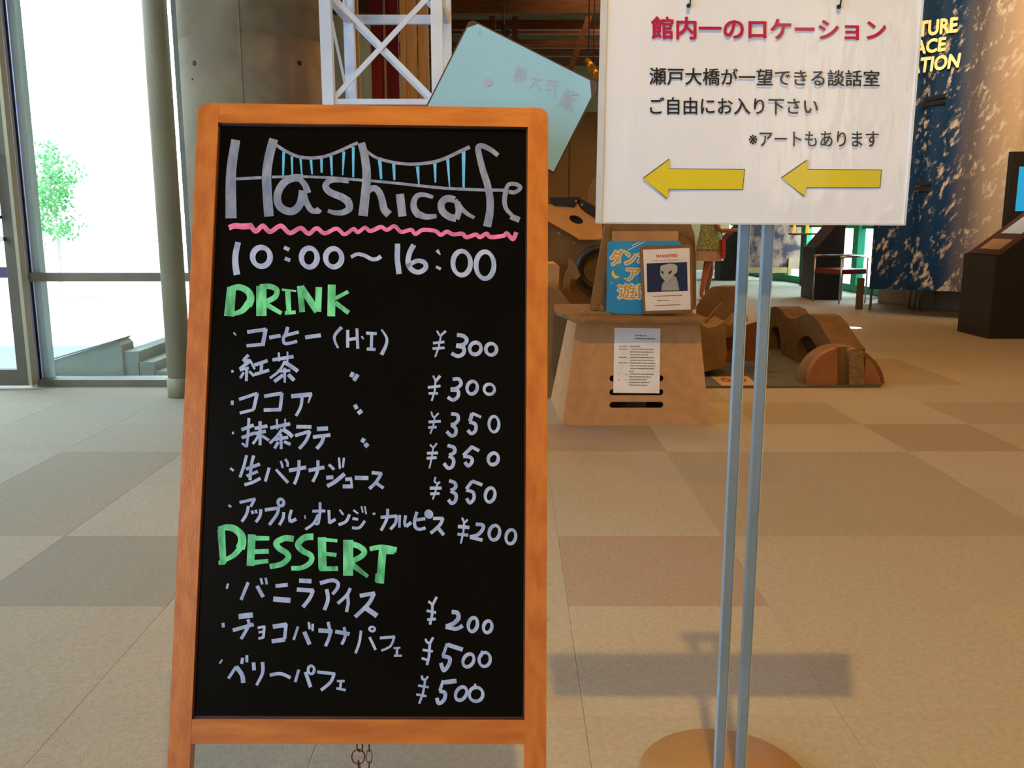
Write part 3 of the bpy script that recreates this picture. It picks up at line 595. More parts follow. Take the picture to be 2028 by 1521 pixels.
for k, v in items.items():
    if k[-3:] in ('001', '002', '003'):
        P_ = v[-1][1].split(';'); v[-1] = (v[-1][0], ';'.join(P_[:-2]))
        for q in P_[-2:]: strokes('ditto_mark', M_ink, [(v[-1][0], q)])
    strokes(k.split('.')[0], M_ink, v)
for k, v in prices.items(): strokes(k.split('.')[0], M_ink, v)

# ================================================================= SIGN ON POLE STAND
SY = 1.58; SN = Vector((0, -1, 0))
def sp(px, py, off=0): p = at(px, py, SY-off); return p
base_c = Vector((.437, 1.66, 0))
stand = thing('sign_stand', base_c, 'twin-pole grey-blue metal sign stand on a round tan base holding the white notice', 'sign stand')
MB().lathe(base_c, [(.172, 0), (.176, .006), (.176, .016), (.170, .022), (.02, .024)], 64).done('round_base', mat('tan_wood_base', '#92703f', .55, '#856335', 7), stand)
px0 = .4185; px1 = .4615
for x in (px0, px1):
    MB().box((x-.0085, 1.6265, .02), (x+.0085, 1.6435, 1.55)).done('pole', M_steel, stand, bevel=.0015)
    MB().box((x+.0087, 1.625, .03), (x+.0102, 1.645, 1.55)).done('pole_trim', mat('pale_trim_strip', '#b9b09a', .4, scale=9), stand)
MB().box((px0-.02, 1.624, 1.53), (px1+.02, 1.646, 1.56)).done('top_clamp', M_steel, stand)
# hooks
hk = [sp(1363, 12), sp(1660, 14)]
for h in hk:
    MB().tube([(h.x+.002, SY-.003, h.z), (h.x+.003, SY-.004, h.z+.012), (h.x, SY-.004, h.z+.03), (h.x+.004, SY+.01, h.z+.055), ((px0+px1)/2, 1.63, 1.555)], .0012, 6).done('wire_hook', M_blackm, stand)
    MB().tube([(h.x, SY-.004, h.z), (h.x, SY-.0015, h.z)], .0035, 12).done('hook_end', M_blackm, stand)
# sheet
c4 = [at(1179, 441, SY), at(1793, 445, SY), at(1831, -22, SY), at(1190, -24, SY)]
def lerp2(a, b): return (c4[0]*(1-a)+c4[1]*a)*(1-b)+(c4[3]*(1-a)+c4[2]*a)*b
notice = thing('notice_sign', ((c4[0]+c4[1])/2), 'large white laminated Japanese notice with two yellow arrows hanging on twin poles', 'sign')
me = bmesh.new(); NX, NZ = 36, 26; grid = []
for j in range(NZ+1):
    row = []
    for i in range(NX+1):
        a, b = i/NX, j/NZ; p = lerp2(a, b)
        p.y += .0003*math.sin(a*9+b*4)+.0003*math.sin(b*8+a*5)
        row.append(me.verts.new(p))
    grid.append(row)
for j in range(NZ):
    for i in range(NX): me.faces.new([grid[j][i], grid[j][i+1], grid[j+1][i+1], grid[j+1][i]])
bmesh.ops.recalc_face_normals(me, faces=me.faces)
g = bmesh.ops.extrude_face_region(me, geom=list(me.faces)); 
for v in g['geom']:
    if isinstance(v, bmesh.types.BMVert): v.co.y += .0012
mm = bpy.data.meshes.new('sheet'); bmesh.ops.recalc_face_normals(me, faces=me.faces); me.to_mesh(mm); me.free(); link('sheet', mm, M_paper, notice)
# laminate rim
def rim(p, q, w_): MB().beam(p, q, .0014, w_, up=(0, 0, 1)).done('laminate_edge', M_film, notice)
o_ = Vector((0, -.0004, 0))
rim(c4[0]+o_*.2, c4[1]+o_*.2, .003); MB().poly([c4[0]+Vector((0, -.002, 0)), c4[0]+Vector((.011, -.002, 0)), c4[3]+Vector((.011, -.002, 0)), c4[3]+Vector((0, -.002, 0))], (0, .002, 0)).done('laminate_edge', M_film, notice)
MB().poly([c4[1]+Vector((-.004, -.002, 0)), c4[1]+Vector((0, -.002, 0)), c4[2]+Vector((0, -.002, 0)), c4[2]+Vector((-.004, -.002, 0))], (0, .002, 0)).done('laminate_edge', M_film, notice)
def sq(x0, x1, yt0, yt1, yb0, yb1, off=.0014): return [sp(x0, yb0, off), sp(x1, yb1, off), sp(x1, yt1, off), sp(x0, yt0, off)]
text_mesh('館内一のロケーション', sq(1289, 1755, 32, 37, 78, 81), .026, M_crim, 'headline_lettering', notice)
text_mesh('瀬戸大橋が一望できる談話室', sq(1286, 1742, 133, 139, 168, 172), .012, M_blk, 'notice_lettering', notice)
text_mesh('ご自由にお入り下さい', sq(1287, 1620, 192, 194, 227, 227), .012, M_blk, 'notice_lettering', notice)
text_mesh('※アートもあります', sq(1483, 1740, 260, 260, 290, 291), .006, M_blk, 'notice_lettering', notice)
for L in ([(1274, 354), (1327, 315), (1325, 335), (1474, 336), (1470, 375), (1324, 374), (1322, 393)], [(1548, 353), (1600, 317), (1599, 336), (1745, 337), (1742, 371), (1597, 371), (1594, 389)]):
    cx = sum(p[0] for p in L)/7; cy = sum(p[1] for p in L)/7
    MB().poly([sp(x+(1.3 if x > cx else -1.8), y+(1.3 if y > 354 else -1.3), .0011) for x, y in L]).done('arrow_outline', mat('grey_print', (.10, .10, .11, 1), .4), notice)
    MB().poly([sp(x, y, .0015) for x, y in L]).done('arrow', M_yel, notice)

# ================================================================= TILTED TEAL SHEET BEHIND THE BOARD
TY = 1.78
ts = thing('tilted_paper_sign', at(1010, 420, TY), 'white laminated sheet, coloured pale blue for shade, tilted behind the menu board, faint mirrored writing', 'sign')
A = (931, 37); Bp = (1187, 166); dv = Vector((256, 129, 0)).normalized(); pv = Vector((-dv.y, dv.x, 0))
if pv.y < 0: pv = -pv
def tq(a, b): return (A[0]+dv.x*a+pv.x*b, A[1]+dv.y*a+pv.y*b)
Wt, Ht = 287, 200
M_back = mat('dark_backing_film', '#5a4a40', .25, '#4a3c34', 9, coat=.5)
M_teal = mat('shaded_white_paper', '#97cbe8', .28, '#8cc2e2', 3, coat=.4, bump=.05, bscale=6)  # white paper, its bluish shade put into the base colour
c = 8
out = [tq(c, 0), tq(Wt-c, 0), tq(Wt, c), tq(Wt, Ht), tq(0, Ht), tq(0, c)]
pxplate('backing_film', out, [], TY, .002, M_back, ts)
inn = [tq(19, 2.5), tq(Wt-20, 2.5), tq(Wt-3, 30), tq(Wt-3, Ht-4), tq(3, Ht-4), tq(3, 19)]
pxplate('paper', inn, [], TY-.002, .0015, M_teal, ts)
# chamfer rear support: thin prop leaning on rear frame
q0 = at(980, 235, TY+.002); hz_ = hinge+HB*.06+Vector((0, .02, 0))
MB().beam(q0+Vector((0, .003, 0)), Vector((q0.x, hz_.y+.012, hz_.z)), .02, .006, up=(0, 1, 0)).done('clip_arm', M_blackm, ts)
M_faint = mat('faint_violet_ink', '#8f9fc4', .5, '#a5b4d0', 9)
def faint(body, cx, cy, w_, h_, rot):
    a = math.radians(rot); ux, uy = math.cos(a), math.sin(a); vx, vy = -uy, ux
    P = [(cx-ux*w_/2+vx*h_/2, cy-uy*w_/2+vy*h_/2), (cx+ux*w_/2+vx*h_/2, cy+uy*w_/2+vy*h_/2), (cx+ux*w_/2-vx*h_/2, cy+uy*w_/2-vy*h_/2), (cx-ux*w_/2-vx*h_/2, cy-uy*w_/2-vy*h_/2)]
    q = [at(x, y, TY-.0032) for x, y in P]; q = [q[1], q[0], q[3], q[2]]   # mirrored: written on the other side
    text_mesh(body, q, 0, M_faint, 'faint_lettering', ts)
for b_, x, y, r in (('橋', 1031, 147, 8), ('大', 1062, 161, 10), ('戸', 1092, 175, 12), ('瀬', 1126, 198, 24)): faint(b_, x, y, 26 if b_ != '瀬' else 32, 34 if b_ != '瀬' else 42, r)
faint('ル', 950, 65, 12, 11, 10)
pxplate('faint_dot', ell(966, 163, 9, 9), [], TY-.003, .0006, M_faint, ts)

# ================================================================= WHITE LATTICE TOWER
Y0, Y1 = 3.9, 4.45
xl = at(648, 100, Y0).x; xr = at(866, 100, Y0).x
tw = thing('lattice_tower', ((xl+xr)/2, (Y0+Y1)/2, 0), 'white square-section lattice truss tower standing behind the menu board', 'tower')
for x in (xl, xr):
    for y in (Y0, Y1): MB().box((x-.0235, y-.0235, 0), (x+.0235, y+.0235, 4.9)).done('post', M_white, tw)
zs = [.34+.43*k for k in range(11)]
z0 = at(750, 202, Y0).z; zs = [z0-1.29, z0-.86, z0-.43, z0, z0+.44, z0+.88, z0+1.32, z0+1.76, z0+2.2]
for z in zs:
    for y in (Y0, Y1): MB().box((xl+.0235, y-.014, z-.011 if y == Y0 else z-.02), (xr-.0235, y+.014, z+.011 if y == Y0 else z+.02)).done('crossbar', M_white, tw)
    for x in (xl, xr): MB().box((x-.014, Y0+.0235, z-.02), (x+.014, Y1-.0235, z+.02)).done('crossbar', M_white, tw)
for a, b in zip(zs, zs[1:]):
    for y, o in ((Y0, .006), (Y1, .006)):
        MB().beam((xl+.02, y-o, a+.012) if y == Y0 else (xl+.02, y-o, b-.012), (xr-.02, y-o, b-.012) if y == Y0 else (xr-.02, y-o, a+.012), .008, .021, up=(0, 0, 1)).done('diagonal_brace', M_white, tw)
        if y == Y0: MB().beam((xl+.02, y+o, b-.012), (xr-.02, y+o, a+.012), .008, .021, up=(0, 0, 1)).done('diagonal_brace', M_white, tw)
    for x in (xl, xr):
        MB().beam((x, Y0+.02, b-.012), (x, Y1-.02, a+.012), .008, .021, up=(0, 0, 1)).done('diagonal_brace', M_white, tw)
# panels behind the tower
def px_x(px, Y, py=120): return at(px, py, Y).x
for k, (a, b, m, lab, Yp) in enumerate([
        (699, 711, M_tan, 'narrow tan timber board standing left of the red panels behind the tower', 8.3),
        (735, 760, M_red, 'deep red upright panel, left of the pair seen through the lattice tower', 8.8),
        (765, 790, M_red, 'deep red upright panel, right of the pair seen through the lattice tower', 8.8),
        (793, 804, M_tan, 'narrow tan timber board directly right of the red panels', 8.3),
        (805, 826, M_tan, 'tan timber board, second right of the red panels', 8.35),
        (828, 849, M_tan, 'tan timber board, third right of the red panels, beside the tower post', 8.4)]):
    tag(MB().box((px_x(a, Yp), Yp, 0), (px_x(b, Yp), Yp+.05, 5.2)).done('display_board', m, bevel=.004), lab, 'panel', 'upright panels behind the lattice tower')
tag(MB().box((px_x(760.5, 8.7), 8.7, 0), (px_x(764, 8.7), 8.74, 5.2)).done('upright_post', M_tan), 'thin tan post between the two deep red panels', 'post')

# ================================================================= CEILING STRUCTURE
cg = 'dark roof beams over the far hall'
rb = []
for k, (Yb, py, hh) in enumerate([(9.5, 3, .12), (12.5, 50, .06), (13, 62, .04), (14, 90, .04), (15, 104, .06), (16, 122, .08), (10.5, 20, .05)]):
    z = at(1050, py, Yb).z
    o = MB().box((-1.8, Yb-.05, z-hh), (at(1480, py, Yb).x, Yb+.05, z+hh)).done('roof_beam', M_beam)
    tag(o, ['thick dark brown roof beam at the top, highest and nearest', 'thin brown roof beam below the two hangers\' middle', 'thin brown roof beam third from the top', 'thin brown roof beam fourth from the top', 'brown roof beam second from the bottom', 'lowest and farthest brown roof beam', 'brown roof beam just below the thick top one'][k], 'beam', cg)
hb = thing('roof_truss', (1.0, 11.4, 2.4), 'brown roof truss with two hangers and a diagonal strut above the pale blue sheet', 'truss')
for px in (975, 1020): 
    a = at(px, 12, 11.4); b = at(px, 82, 11.4); MB().beam((a.x, 11.4, b.z), (a.x, 11.4, 5.6), .07, .07).done('hanger', M_beam, hb)
a = at(1186, -20, 11.4); b = at(1125, 150, 11.4); MB().beam(a, b, .07, .07).done('strut', M_beam, hb)
MB().beam(at(960, 84, 11.4), at(1200, 84, 11.4), .06, .06).done('bottom_chord', M_beam, hb)
M_brass = mat('brass_spot_housing', '#d9a648', .3, metal=.8, scale=5)
for k, (px, py, Yl) in enumerate([(1168, 128, 8.6), (1178, 143, 8.9), (1000, 60, 9.2)]):
    p = at(px, py, Yl); t = thing('track_spotlight', p, ['brass track spotlight left of the white notice, upper of the pair', 'brass track spotlight touching the left edge of the white notice, lower of the pair', 'small dark track spotlight above the pale blue sheet'][k], 'spotlight', 'track spotlights under the roof')
    m_ = M_brass if k < 2 else M_blackm
    MB().tube([p+Vector((-.02, .06, .05)), p+Vector((0, 0, 0)), p+Vector((.015, -.03, -.03))], [.028, .034, .04], 14).done('housing', m_, t)
    MB().tube([p+Vector((-.01, .03, .02)), p+Vector((-.01, .03, .3)), Vector((p.x-.01, p.y+.03, 5.6))], .006, 6).done('stem', M_blackm, t)

# ================================================================= CARDBOARD STOOL WITH POSTERS
SYF = 4.91
def fz(y, Y=SYF): return at(1250, y, Y).z
stool = thing('cardboard_throne', (at(1260, 842, SYF).x, 5.2, 0), 'big cardboard chair with slotted trapezoid front and seat ledge carrying two posters', 'cardboard chair')
bz = 0.0; tz = fz(636)
xbl, xbr = at(1114, 842, SYF).x, at(1405, 842, SYF).x; xtl, xtr = at(1142, 636, SYF).x, at(1385, 636, SYF).x
slots = []
for yc in (749.5, 777, 802):
    x0, x1 = at(1207, yc, SYF).x, at(1314, yc, SYF).x; h = (at(1250, yc-6, SYF).z-at(1250, yc+6.3, SYF).z)/2; z = at(1250, yc, SYF).z
    slots.append(rrect(x0, z-h, x1, z+h, h*.98, 6))
me = curve_plate([(xbl, 0), (xbr, 0), (xtr, tz), (xtl, tz)], slots, .012, frame_of(SYF+.006)); link('front_panel', me, M_card, stool)
for a, b in (((xbl, xtl), 1), ((xbr, xtr), -1)):
    P = [Vector((a[0], SYF+.013, 0)), Vector((a[0]-.035*b, SYF+.75, 0)), Vector((a[1], SYF+.62, tz)), Vector((a[1], SYF+.013, tz))]
    MB().poly(P, (.012*b, 0, 0)).done('side_panel', M_card, stool)
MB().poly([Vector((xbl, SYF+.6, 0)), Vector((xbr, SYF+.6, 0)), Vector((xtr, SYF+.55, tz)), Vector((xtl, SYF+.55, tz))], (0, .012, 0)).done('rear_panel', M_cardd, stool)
for k in range(3):
    MB().box((xbl+.2, SYF+.2+.1*k, .02), (xbl+.5, SYF+.215+.1*k, .3)).done('inner_rib', M_cardd, stool)
# seat ledge
zl_ = tz+.004
seat = [at(1148, 628, 4.78), at(1406, 628, 4.78)]
xs0, xs1 = seat[0].x, seat[1].x
so = [(xs0+.02, 4.76), (xs1-.03, 4.76), (xs1, 4.80), (xs1-.03, 5.1), (xs1-.1, 5.6), (xs0-.1, 5.6), (at(1100, 604, 5.25).x, 5.3), (at(1100, 604, 5.25).x-.0, 5.2), (xs0-.03, 4.80)]
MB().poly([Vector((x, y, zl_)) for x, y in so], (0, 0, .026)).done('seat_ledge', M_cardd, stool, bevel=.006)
zs_ = zl_+.026
# back
def bpx(name, L, Y, t, m, holes=()): return pxplate(name, L, list(holes), Y, t, m, stool)
bpx('backrest', [(1193, 606), (1196, 470), (1200, 425), (1215, 392), (1245, 372), (1295, 370), (1335, 390), (1360, 425), (1374, 465), (1377, 520), (1377, 606)], 5.30, .05, M_cardd)
bpx('back_panel', [(1203, 604), (1208, 458), (1343, 458), (1345, 604)], 5.25, .02, M_card)
bpx('armrest_post', [(1168, 612), (1188, 612), (1208, 447), (1197, 447)], 5.07, .05, M_cardd)
bpx('armrest_post', [(1196, 612), (1205, 612), (1212, 447), (1208, 447)], 5.10, .05, M_corr)
bpx('armrest', [(1342, 612), (1342, 480), (1352, 468), (1366, 478), (1375, 505), (1376, 612)], 5.22, .05, M_cardd)
MB().box((at(1150, 612, 4.95).x, 4.93, zs_), (at(1210, 612, 4.95).x, 5.12, zs_+.012)).done('arm_foot', M_corr, stool)
# blue poster
PYb = 4.99
zsb = zs_+.001
def poster_y(py, Yb): return py
bp2 = thing('blue_poster', at(1272, 618, PYb), 'bright blue poster with yellow Japanese lettering, moon and stars on the cardboard chair', 'poster')
me = curve_plate([(p[0], p[1]) for p in rrect(at(1201, 0, PYb).x if 0 else at(1202, 550, PYb).x, zsb, at(1346, 550, PYb).x, at(1272, 477, PYb).z, .018)], [], .008, frame_of(PYb))
link('poster_board', me, mat('sky_blue_print', '#1d86c8', .35, '#2f93cf', 3, coat=.2), bp2)
M_py = mat('poster_yellow', '#e0c83a', .45, scale=9); M_pg = mat('poster_gold', '#c99a3e', .45, scale=9); M_pw = mat('poster_white', '#e6ecec', .45, scale=9)
def ptxt(body, x0, x1, y0, y1, m1, Yp, parent, bold, slant=0, nm='poster_lettering'):
    q = lambda e, off: [at(x0-e, y1+e, Yp-off), at(x1+e, y1+e+slant, Yp-off), at(x1+e, y0-e+slant, Yp-off), at(x0-e, y0-e, Yp-off)]
    text_mesh(body, q(1.6, .0046), bold+.055, M_pw, nm, parent); text_mesh(body, q(0, .0056), bold, m1, nm, parent)
ptxt('ダンボール', 1208, 1342, 494, 526, M_pg, PYb, bp2, .035)
ptxt('アート', 1240, 1330, 530, 556, M_pg, PYb, bp2, .03)
ptxt('遊園地', 1223, 1338, 562, 592, M_pg, PYb, bp2, .02)
moon = [(1214+11*math.cos(a)+0, 545+9*math.sin(a)) for a in [math.radians(60+i*18) for i in range(11)]]
MB().poly([at(x, y, PYb-.0052) for x, y in [(1214, 534), (1211, 541), (1213, 548), (1219, 552), (1227, 549), (1225, 547), (1219, 545), (1216, 540)]]).done('moon', M_py, bp2)
def star(x, y, r, Y, m, parent):
    L = []
    for i in range(10):
        a = -math.pi/2+i*math.pi/5; rr = r if i % 2 == 0 else r*.5; L.append(at(x+rr*math.cos(a), y+rr*math.sin(a), Y))
    MB().poly(L).done('star', m, parent)
for x, y, r in ((1236, 497, 3.4), (1238, 552, 2.8), (1211, 560, 2), (1225, 566, 4.4)): star(x, y, r, PYb-.0056, M_py, bp2)
for L in ([(1251, 486), (1268, 478), (1268.5, 478.8), (1252, 487)], [(1243, 495), (1277, 478), (1278, 478.8), (1244, 496)]): MB().poly([at(x, y, PYb-.005) for x, y in L]).done('shooting_star', M_pw, bp2)
# wanted card
WY = 4.90
wc = thing('wanted_placard', at(1322, 622, WY), 'cardboard-framed WANTED placard with a grey alien picture leaning beside the blue poster', 'placard')
corn = [(1274, 622), (1373, 619), (1370, 484), (1267, 488)]
def wq(u, v, off=0):
    x = (corn[0][0]*(1-u)+corn[1][0]*u)*(1-v)+(corn[3][0]*(1-u)+corn[2][0]*u)*v
    y = (corn[0][1]*(1-u)+corn[1][1]*u)*(1-v)+(corn[3][1]*(1-u)+corn[2][1]*u)*v
    return at(x, y, WY-off)
dz = zs_-at(1320, 622, WY).z
pl = lambda L, off: [wq(u, v, off) for u, v in L]
rr_ = rrect(0, 0, 1, 1, .05)
MB().poly(pl(rr_, .0), (0, .02, 0)).done('cardboard_backing', M_cardd, wc)
MB().poly(pl([(.05, .045), (.95, .045), (.955, .95), (.06, .95)], .002)).done('paper', mat('white_placard_paper', (.72, .71, .71, 1), .3, coat=.5, scale=9, bump=.1, bscale=15), wc)
def wtext(b_, u0, u1, v0, v1, m, bold, nm='placard_lettering'): text_mesh(b_, pl([(u0, v0), (u1, v0), (u1, v1), (u0, v1)], .003), bold, m, nm, wc)
wtext('WANTED', .30, .72, .82, .868, mat('red_print', '#c5252c', .4, scale=9), .03)
wtext('ウチュウジンヲサガセ！！', .24, .80, .765, .790, M_blk, .01)
MB().poly(pl([(.10, .32), (.90, .32), (.90, .745), (.115, .745)], .0028)).done('picture', mat('night_blue_print', '#141d40', .3, '#1b2a58', 20, (1, 1, 3), coat=.4), wc)
M_al = mat('alien_grey_print', '#9aa0a0', .4, '#8b9193', 12)
MB().poly(pl([(.38, .335), (.40, .43), (.46, .49), (.55, .50), (.62, .55), (.68, .53), (.71, .45), (.735, .335)], .0034)).done('alien_body', M_al, wc)
MB().poly(pl([(.37, .58), (.385, .54), (.43, .50), (.48, .475), (.54, .49), (.62, .55), (.70, .60), (.715, .66), (.70, .70), (.64, .725), (.55, .73), (.46, .715), (.385, .70), (.375, .64)], .0038)).done('alien_head', mat('alien_head_print', '#a9aeac', .4, '#989e9e', 10), wc)
for cx, cy, rx, ry, rot in ((.565, .60, .042, .018, .6), (.415, .605, .026, .018, -.6)):
    MB().poly(pl(ell(cx, cy, rx, ry, 14, rot), .0043)).done('alien_eye', M_blk, wc)
MB().poly(pl([(.47, .525), (.52, .528), (.52, .532), (.47, .53)], .0044)).done('alien_mouth', M_blk, wc)
def dashes(parent, fn, rows, name='small_print'):
    rn = random.Random(5); mb = MB()
    for v, u0, u1, hgt in rows:
        u = u0
        while u < u1-.008:
            wd = min(rn.uniform(.010, .03), u1-u)
            mb.poly(fn([(u, v), (u+wd, v), (u+wd, v+hgt*rn.uniform(.7, 1)), (u, v+hgt)])); u += wd+rn.uniform(.004, .010)
    return mb.done(name, mat('grey_small_print', '#55555a', .5, scale=30), parent, kind='stuff')
dashes(wc, lambda L: pl(L, .003), [(.252, .21, .80, .012), (.185, .29, .54, .012), (.115, .24, .76, .012)])
# info paper taped on the front
IY = SYF-.003
inf = thing('information_sheet', at(1262, 779, IY), 'white printed information sheet taped over the slots of the cardboard chair', 'paper sheet')
ic = [(1214.5, 778), (1306, 779), (1308, 650.5), (1217, 649)]
def iq(u, v, off=0):
    x = (ic[0][0]*(1-u)+ic[1][0]*u)*(1-v)+(ic[3][0]*(1-u)+ic[2][0]*u)*v
    y = (ic[0][1]*(1-u)+ic[1][1]*u)*(1-v)+(ic[3][1]*(1-u)+ic[2][1]*u)*v
    return at(x, y, IY-off)
MB().poly([iq(0, 0), iq(1, 0), iq(1, 1), iq(0, 1)], (0, .001, 0)).done('paper', mat('plain_white_paper', (.80, .82, .88, 1), .6, scale=9), inf)
rows = [(.875, .46, .70, .018), (.830, .46, .90, .018)]
spec_ = [(.11, .29, .34, .57), (.10, .29, .37, .86), (None, None, .35, .85), (None, None, .36, .74), (.10, .29, .34, .88), (None, None, .36, .88), (.10, .29, .34, .90), (None, None, .35, .90), (None, None, .36, .88), (None, None, .34, .42), (.10, .13, .35, .88), (None, None, .34, .81), (.10, .13, .34, .72), (None, None, .33, .78), (None, None, .33, .75)]
v = .71
for a, b, c_, d_ in spec_:
    if a is not None: rows.append((v, a, b, .014))
    rows.append((v, c_, d_, .015)); v -= .0425
for vv in (.28, .195): rows.append((vv, .26, .29, .014))
dashes(inf, lambda L: [iq(a, b, .0008) for a, b in L], rows)

# ================================================================= CARDBOARD PLAYTHINGS
def solid_px(name, L, Y, t, m, parent=None, ground=False):
    P = [at(x, y, Y) for x, y in L]
    if ground:
        for p in P: p.z = max(p.z, 0)
    return MB().poly(P, (0, t, 0)).done(name, m, parent)
# camera-faced robot, left of the throne
RY = 6.6
rob = thing('cardboard_robot', at(1140, 620, RY).xy.to_3d(), 'cardboard robot with holed face coloured as brightly lit and black lid behind the cardboard chair', 'cardboard figure')
pxplate('face_plate', [(1062, 400), (1137, 412), (1143, 401), (1150, 414), (1172, 430), (1192, 442), (1192, 473), (1148, 474), (1062, 424)], [ell(1141, 435, 14.5, 7.5, 24, .35)], RY, .03, mat('lit_tan_card', '#d99a4e', .7, '#cf9046', 9), rob)  # cardboard face painted brighter, the strong light on it is in the colour
solid_px('face_recess', [(1120, 424), (1162, 424), (1162, 452), (1120, 452)], RY+.03, .02, M_blackp, rob)
solid_px('lid', [(1090, 391), (1150, 390), (1144, 399), (1138, 410), (1098, 408), (1091, 402)], RY-.03, .25, M_blackp, rob)
solid_px('lid', [(1150, 394), (1163, 400), (1196, 420), (1196, 436), (1168, 424), (1146, 402)], RY-.05, .25, M_blackp, rob)
for x, y in ((1141, 398), (1153, 405), (1107, 462), (1137, 481)): 
    p = at(x, y, RY-.06); MB().tube([p, p+Vector((0, .02, 0))], .008, 10).done('stud', M_chrome, rob)
P = [at(x, y, RY) for x, y in ((1062, 424), (1148, 474), (1192, 474), (1192, 560))]; 
body_px = [(1062, 426), (1148, 476), (1194, 476), (1194, 640), (1062, 640)]
PB = [at(x, y, RY+.05) for x, y in body_px]; PB[3].z = 0; PB[4].z = 0
MB().poly(PB, (0, .5, 0)).done('body', M_cardd, rob)
rc = at(1186, 532, RY-.02)
MB().tube([rc+Vector((.145*math.cos(a), 0, .145*math.sin(a))) for a in [2*math.pi*i/36 for i in range(36)]], .032, 10, closed=True).done('black_ring', M_blackp, rob)
# round card disc behind notice
DY = 7.4
disc = thing('cardboard_disc', at(1232, 400, DY).xy.to_3d(), 'big round brown cardboard disc half hidden behind the white notice', 'cardboard disc')
pxplate('disc', ell(1236, 398, 72, 76, 40), [], DY, .06, mat('brown_card', '#836346', .85, scale=8), disc)
p0 = at(1236, 440, DY); MB().box((p0.x-.05, DY+.03, 0), (p0.x+.05, DY+.07, p0.z)).done('post', M_cardd, disc)
# horse silhouette and hump
HY = 6.09
hs = thing('cardboard_horse', at(1130, 600, HY).xy.to_3d(), 'small flat cardboard horse head standing beside the black ring', 'cardboard figure')
P = [(1114, 640), (1116, 560), (1121, 540), (1127, 530), (1127, 511), (1133, 514), (1141, 526), (1150, 546), (1142, 554), (1131, 552), (1128, 565), (1133, 588), (1140, 640)]
PP = [at(x, y, HY) for x, y in P]; PP[0].z = PP[-1].z = 0
MB().poly(PP, (0, .05, 0)).done('head_panel', M_cardd, hs)
hp = [(1060, 570), (1088, 566), (1103, 574), (1118, 588), (1132, 606), (1136, 640)]
PP = [at(x, y, 5.7) for x, y in hp]; PP[-1].z = 0; PP = [Vector((PP[0].x, 5.7, 0))]+PP
tag(MB().poly(PP, (0, .35, 0)).done('cardboard_hump', M_cardd), 'low rounded cardboard hump between the menu board and the cardboard chair', 'cardboard block')
PP = [(1060, 522), (1100, 522), (1108, 528), (1100, 560), (1060, 560)]; PP = [at(x, y, 6.15) for x, y in PP]; PP[3].z = PP[4].z = 0
tag(MB().poly(PP, (0, .3, 0)).done('cardboard_crate', M_card), 'square cardboard crate at the right edge of the menu board', 'cardboard box')
# play mat
Lm = [gnd(1330, 769), gnd(1745, 768), gnd(1640, 722), gnd(1560, 690), gnd(1360, 688)]
tag(MB().poly([p+Vector((0, 0, .001)) for p in Lm], (0, 0, .012)).done('play_mat', mat('slate_grey_mat', '#53585a', .9, '#484c4e', 12)), 'thin slate-grey play mat under the cardboard shapes', 'mat')
mp_ = [gnd(x, y, .0135) for x, y in ((1408, 746), (1481, 745), (1500, 763), (1430, 764))]
mn = thing('floor_notice', (sum((p for p in mp_), Vector())/4), 'small cream notice with red marks lying on the grey play mat', 'paper sheet')
MB().poly(mp_, (0, 0, .0012)).done('paper', mat('cream_paper', '#b59c74', .6, scale=9), mn)
cq = lambda u, v: (mp_[3]*(1-u)+mp_[2]*u)*(1-v)+(mp_[0]*(1-u)+mp_[1]*u)*v+Vector((0, 0, .0018))
mb = MB()
for cx in (.3, .72):
    O = ell(cx, .6, .13, .2, 20); I = ell(cx, .6, .08, .12, 20)
    for i in range(20): mb.poly([cq(*O[i]), cq(*O[(i+1) % 20]), cq(*I[(i+1) % 20]), cq(*I[i])])
mb.done('red_mark', mat('dull_red_print', '#8a3320', .6, scale=9), mn)
# dark angular panel + curved box
AY = 7.1
pn = [(1378, 606), (1390, 588), (1407, 569), (1411, 567), (1452, 567), (1457, 571), (1458, 650), (1378, 650)]
PP = [at(x, y, AY) for x, y in pn]; PP[-1].z = PP[-2].z = .0135
angs = tag(MB().poly(PP, (.12, .12, 0)).done('cardboard_screen', M_cardd, bevel=.01), 'angular dark cardboard screen standing right of the cardboard chair', 'cardboard panel')
cb = thing('cardboard_cradle', gnd(1430, 706), 'curved open cardboard cradle with raised flaps on the mat behind the poles', 'cardboard box')
CY = 6.75
def cpl(name, L, Y, t, m):
    PP = [at(x, y, Y) for x, y in L]
    for p in PP: p.z = max(p.z, .014)
    MB().poly(PP, (0, t, 0)).done(name, m, cb)
cpl('body', [(1384, 640), (1402, 650), (1420, 646), (1436, 636), (1440, 700), (1437, 725), (1384, 740)], CY-.35, .35, M_cardd)
cpl('flap', [(1436, 668), (1446, 645), (1462, 630), (1480, 625), (1481, 636), (1462, 648), (1446, 668)], CY-.2, .3, M_cardd)
cpl('side_panel', [(1440, 655), (1500, 638), (1512, 650), (1512, 715), (1440, 715)], CY, .04, mat('reddish_card', '#75492c', .85, scale=8))
cpl('rear_flap', [(1384, 650), (1430, 600), (1447, 612), (1440, 650)], CY+.05, .04, M_cardd)
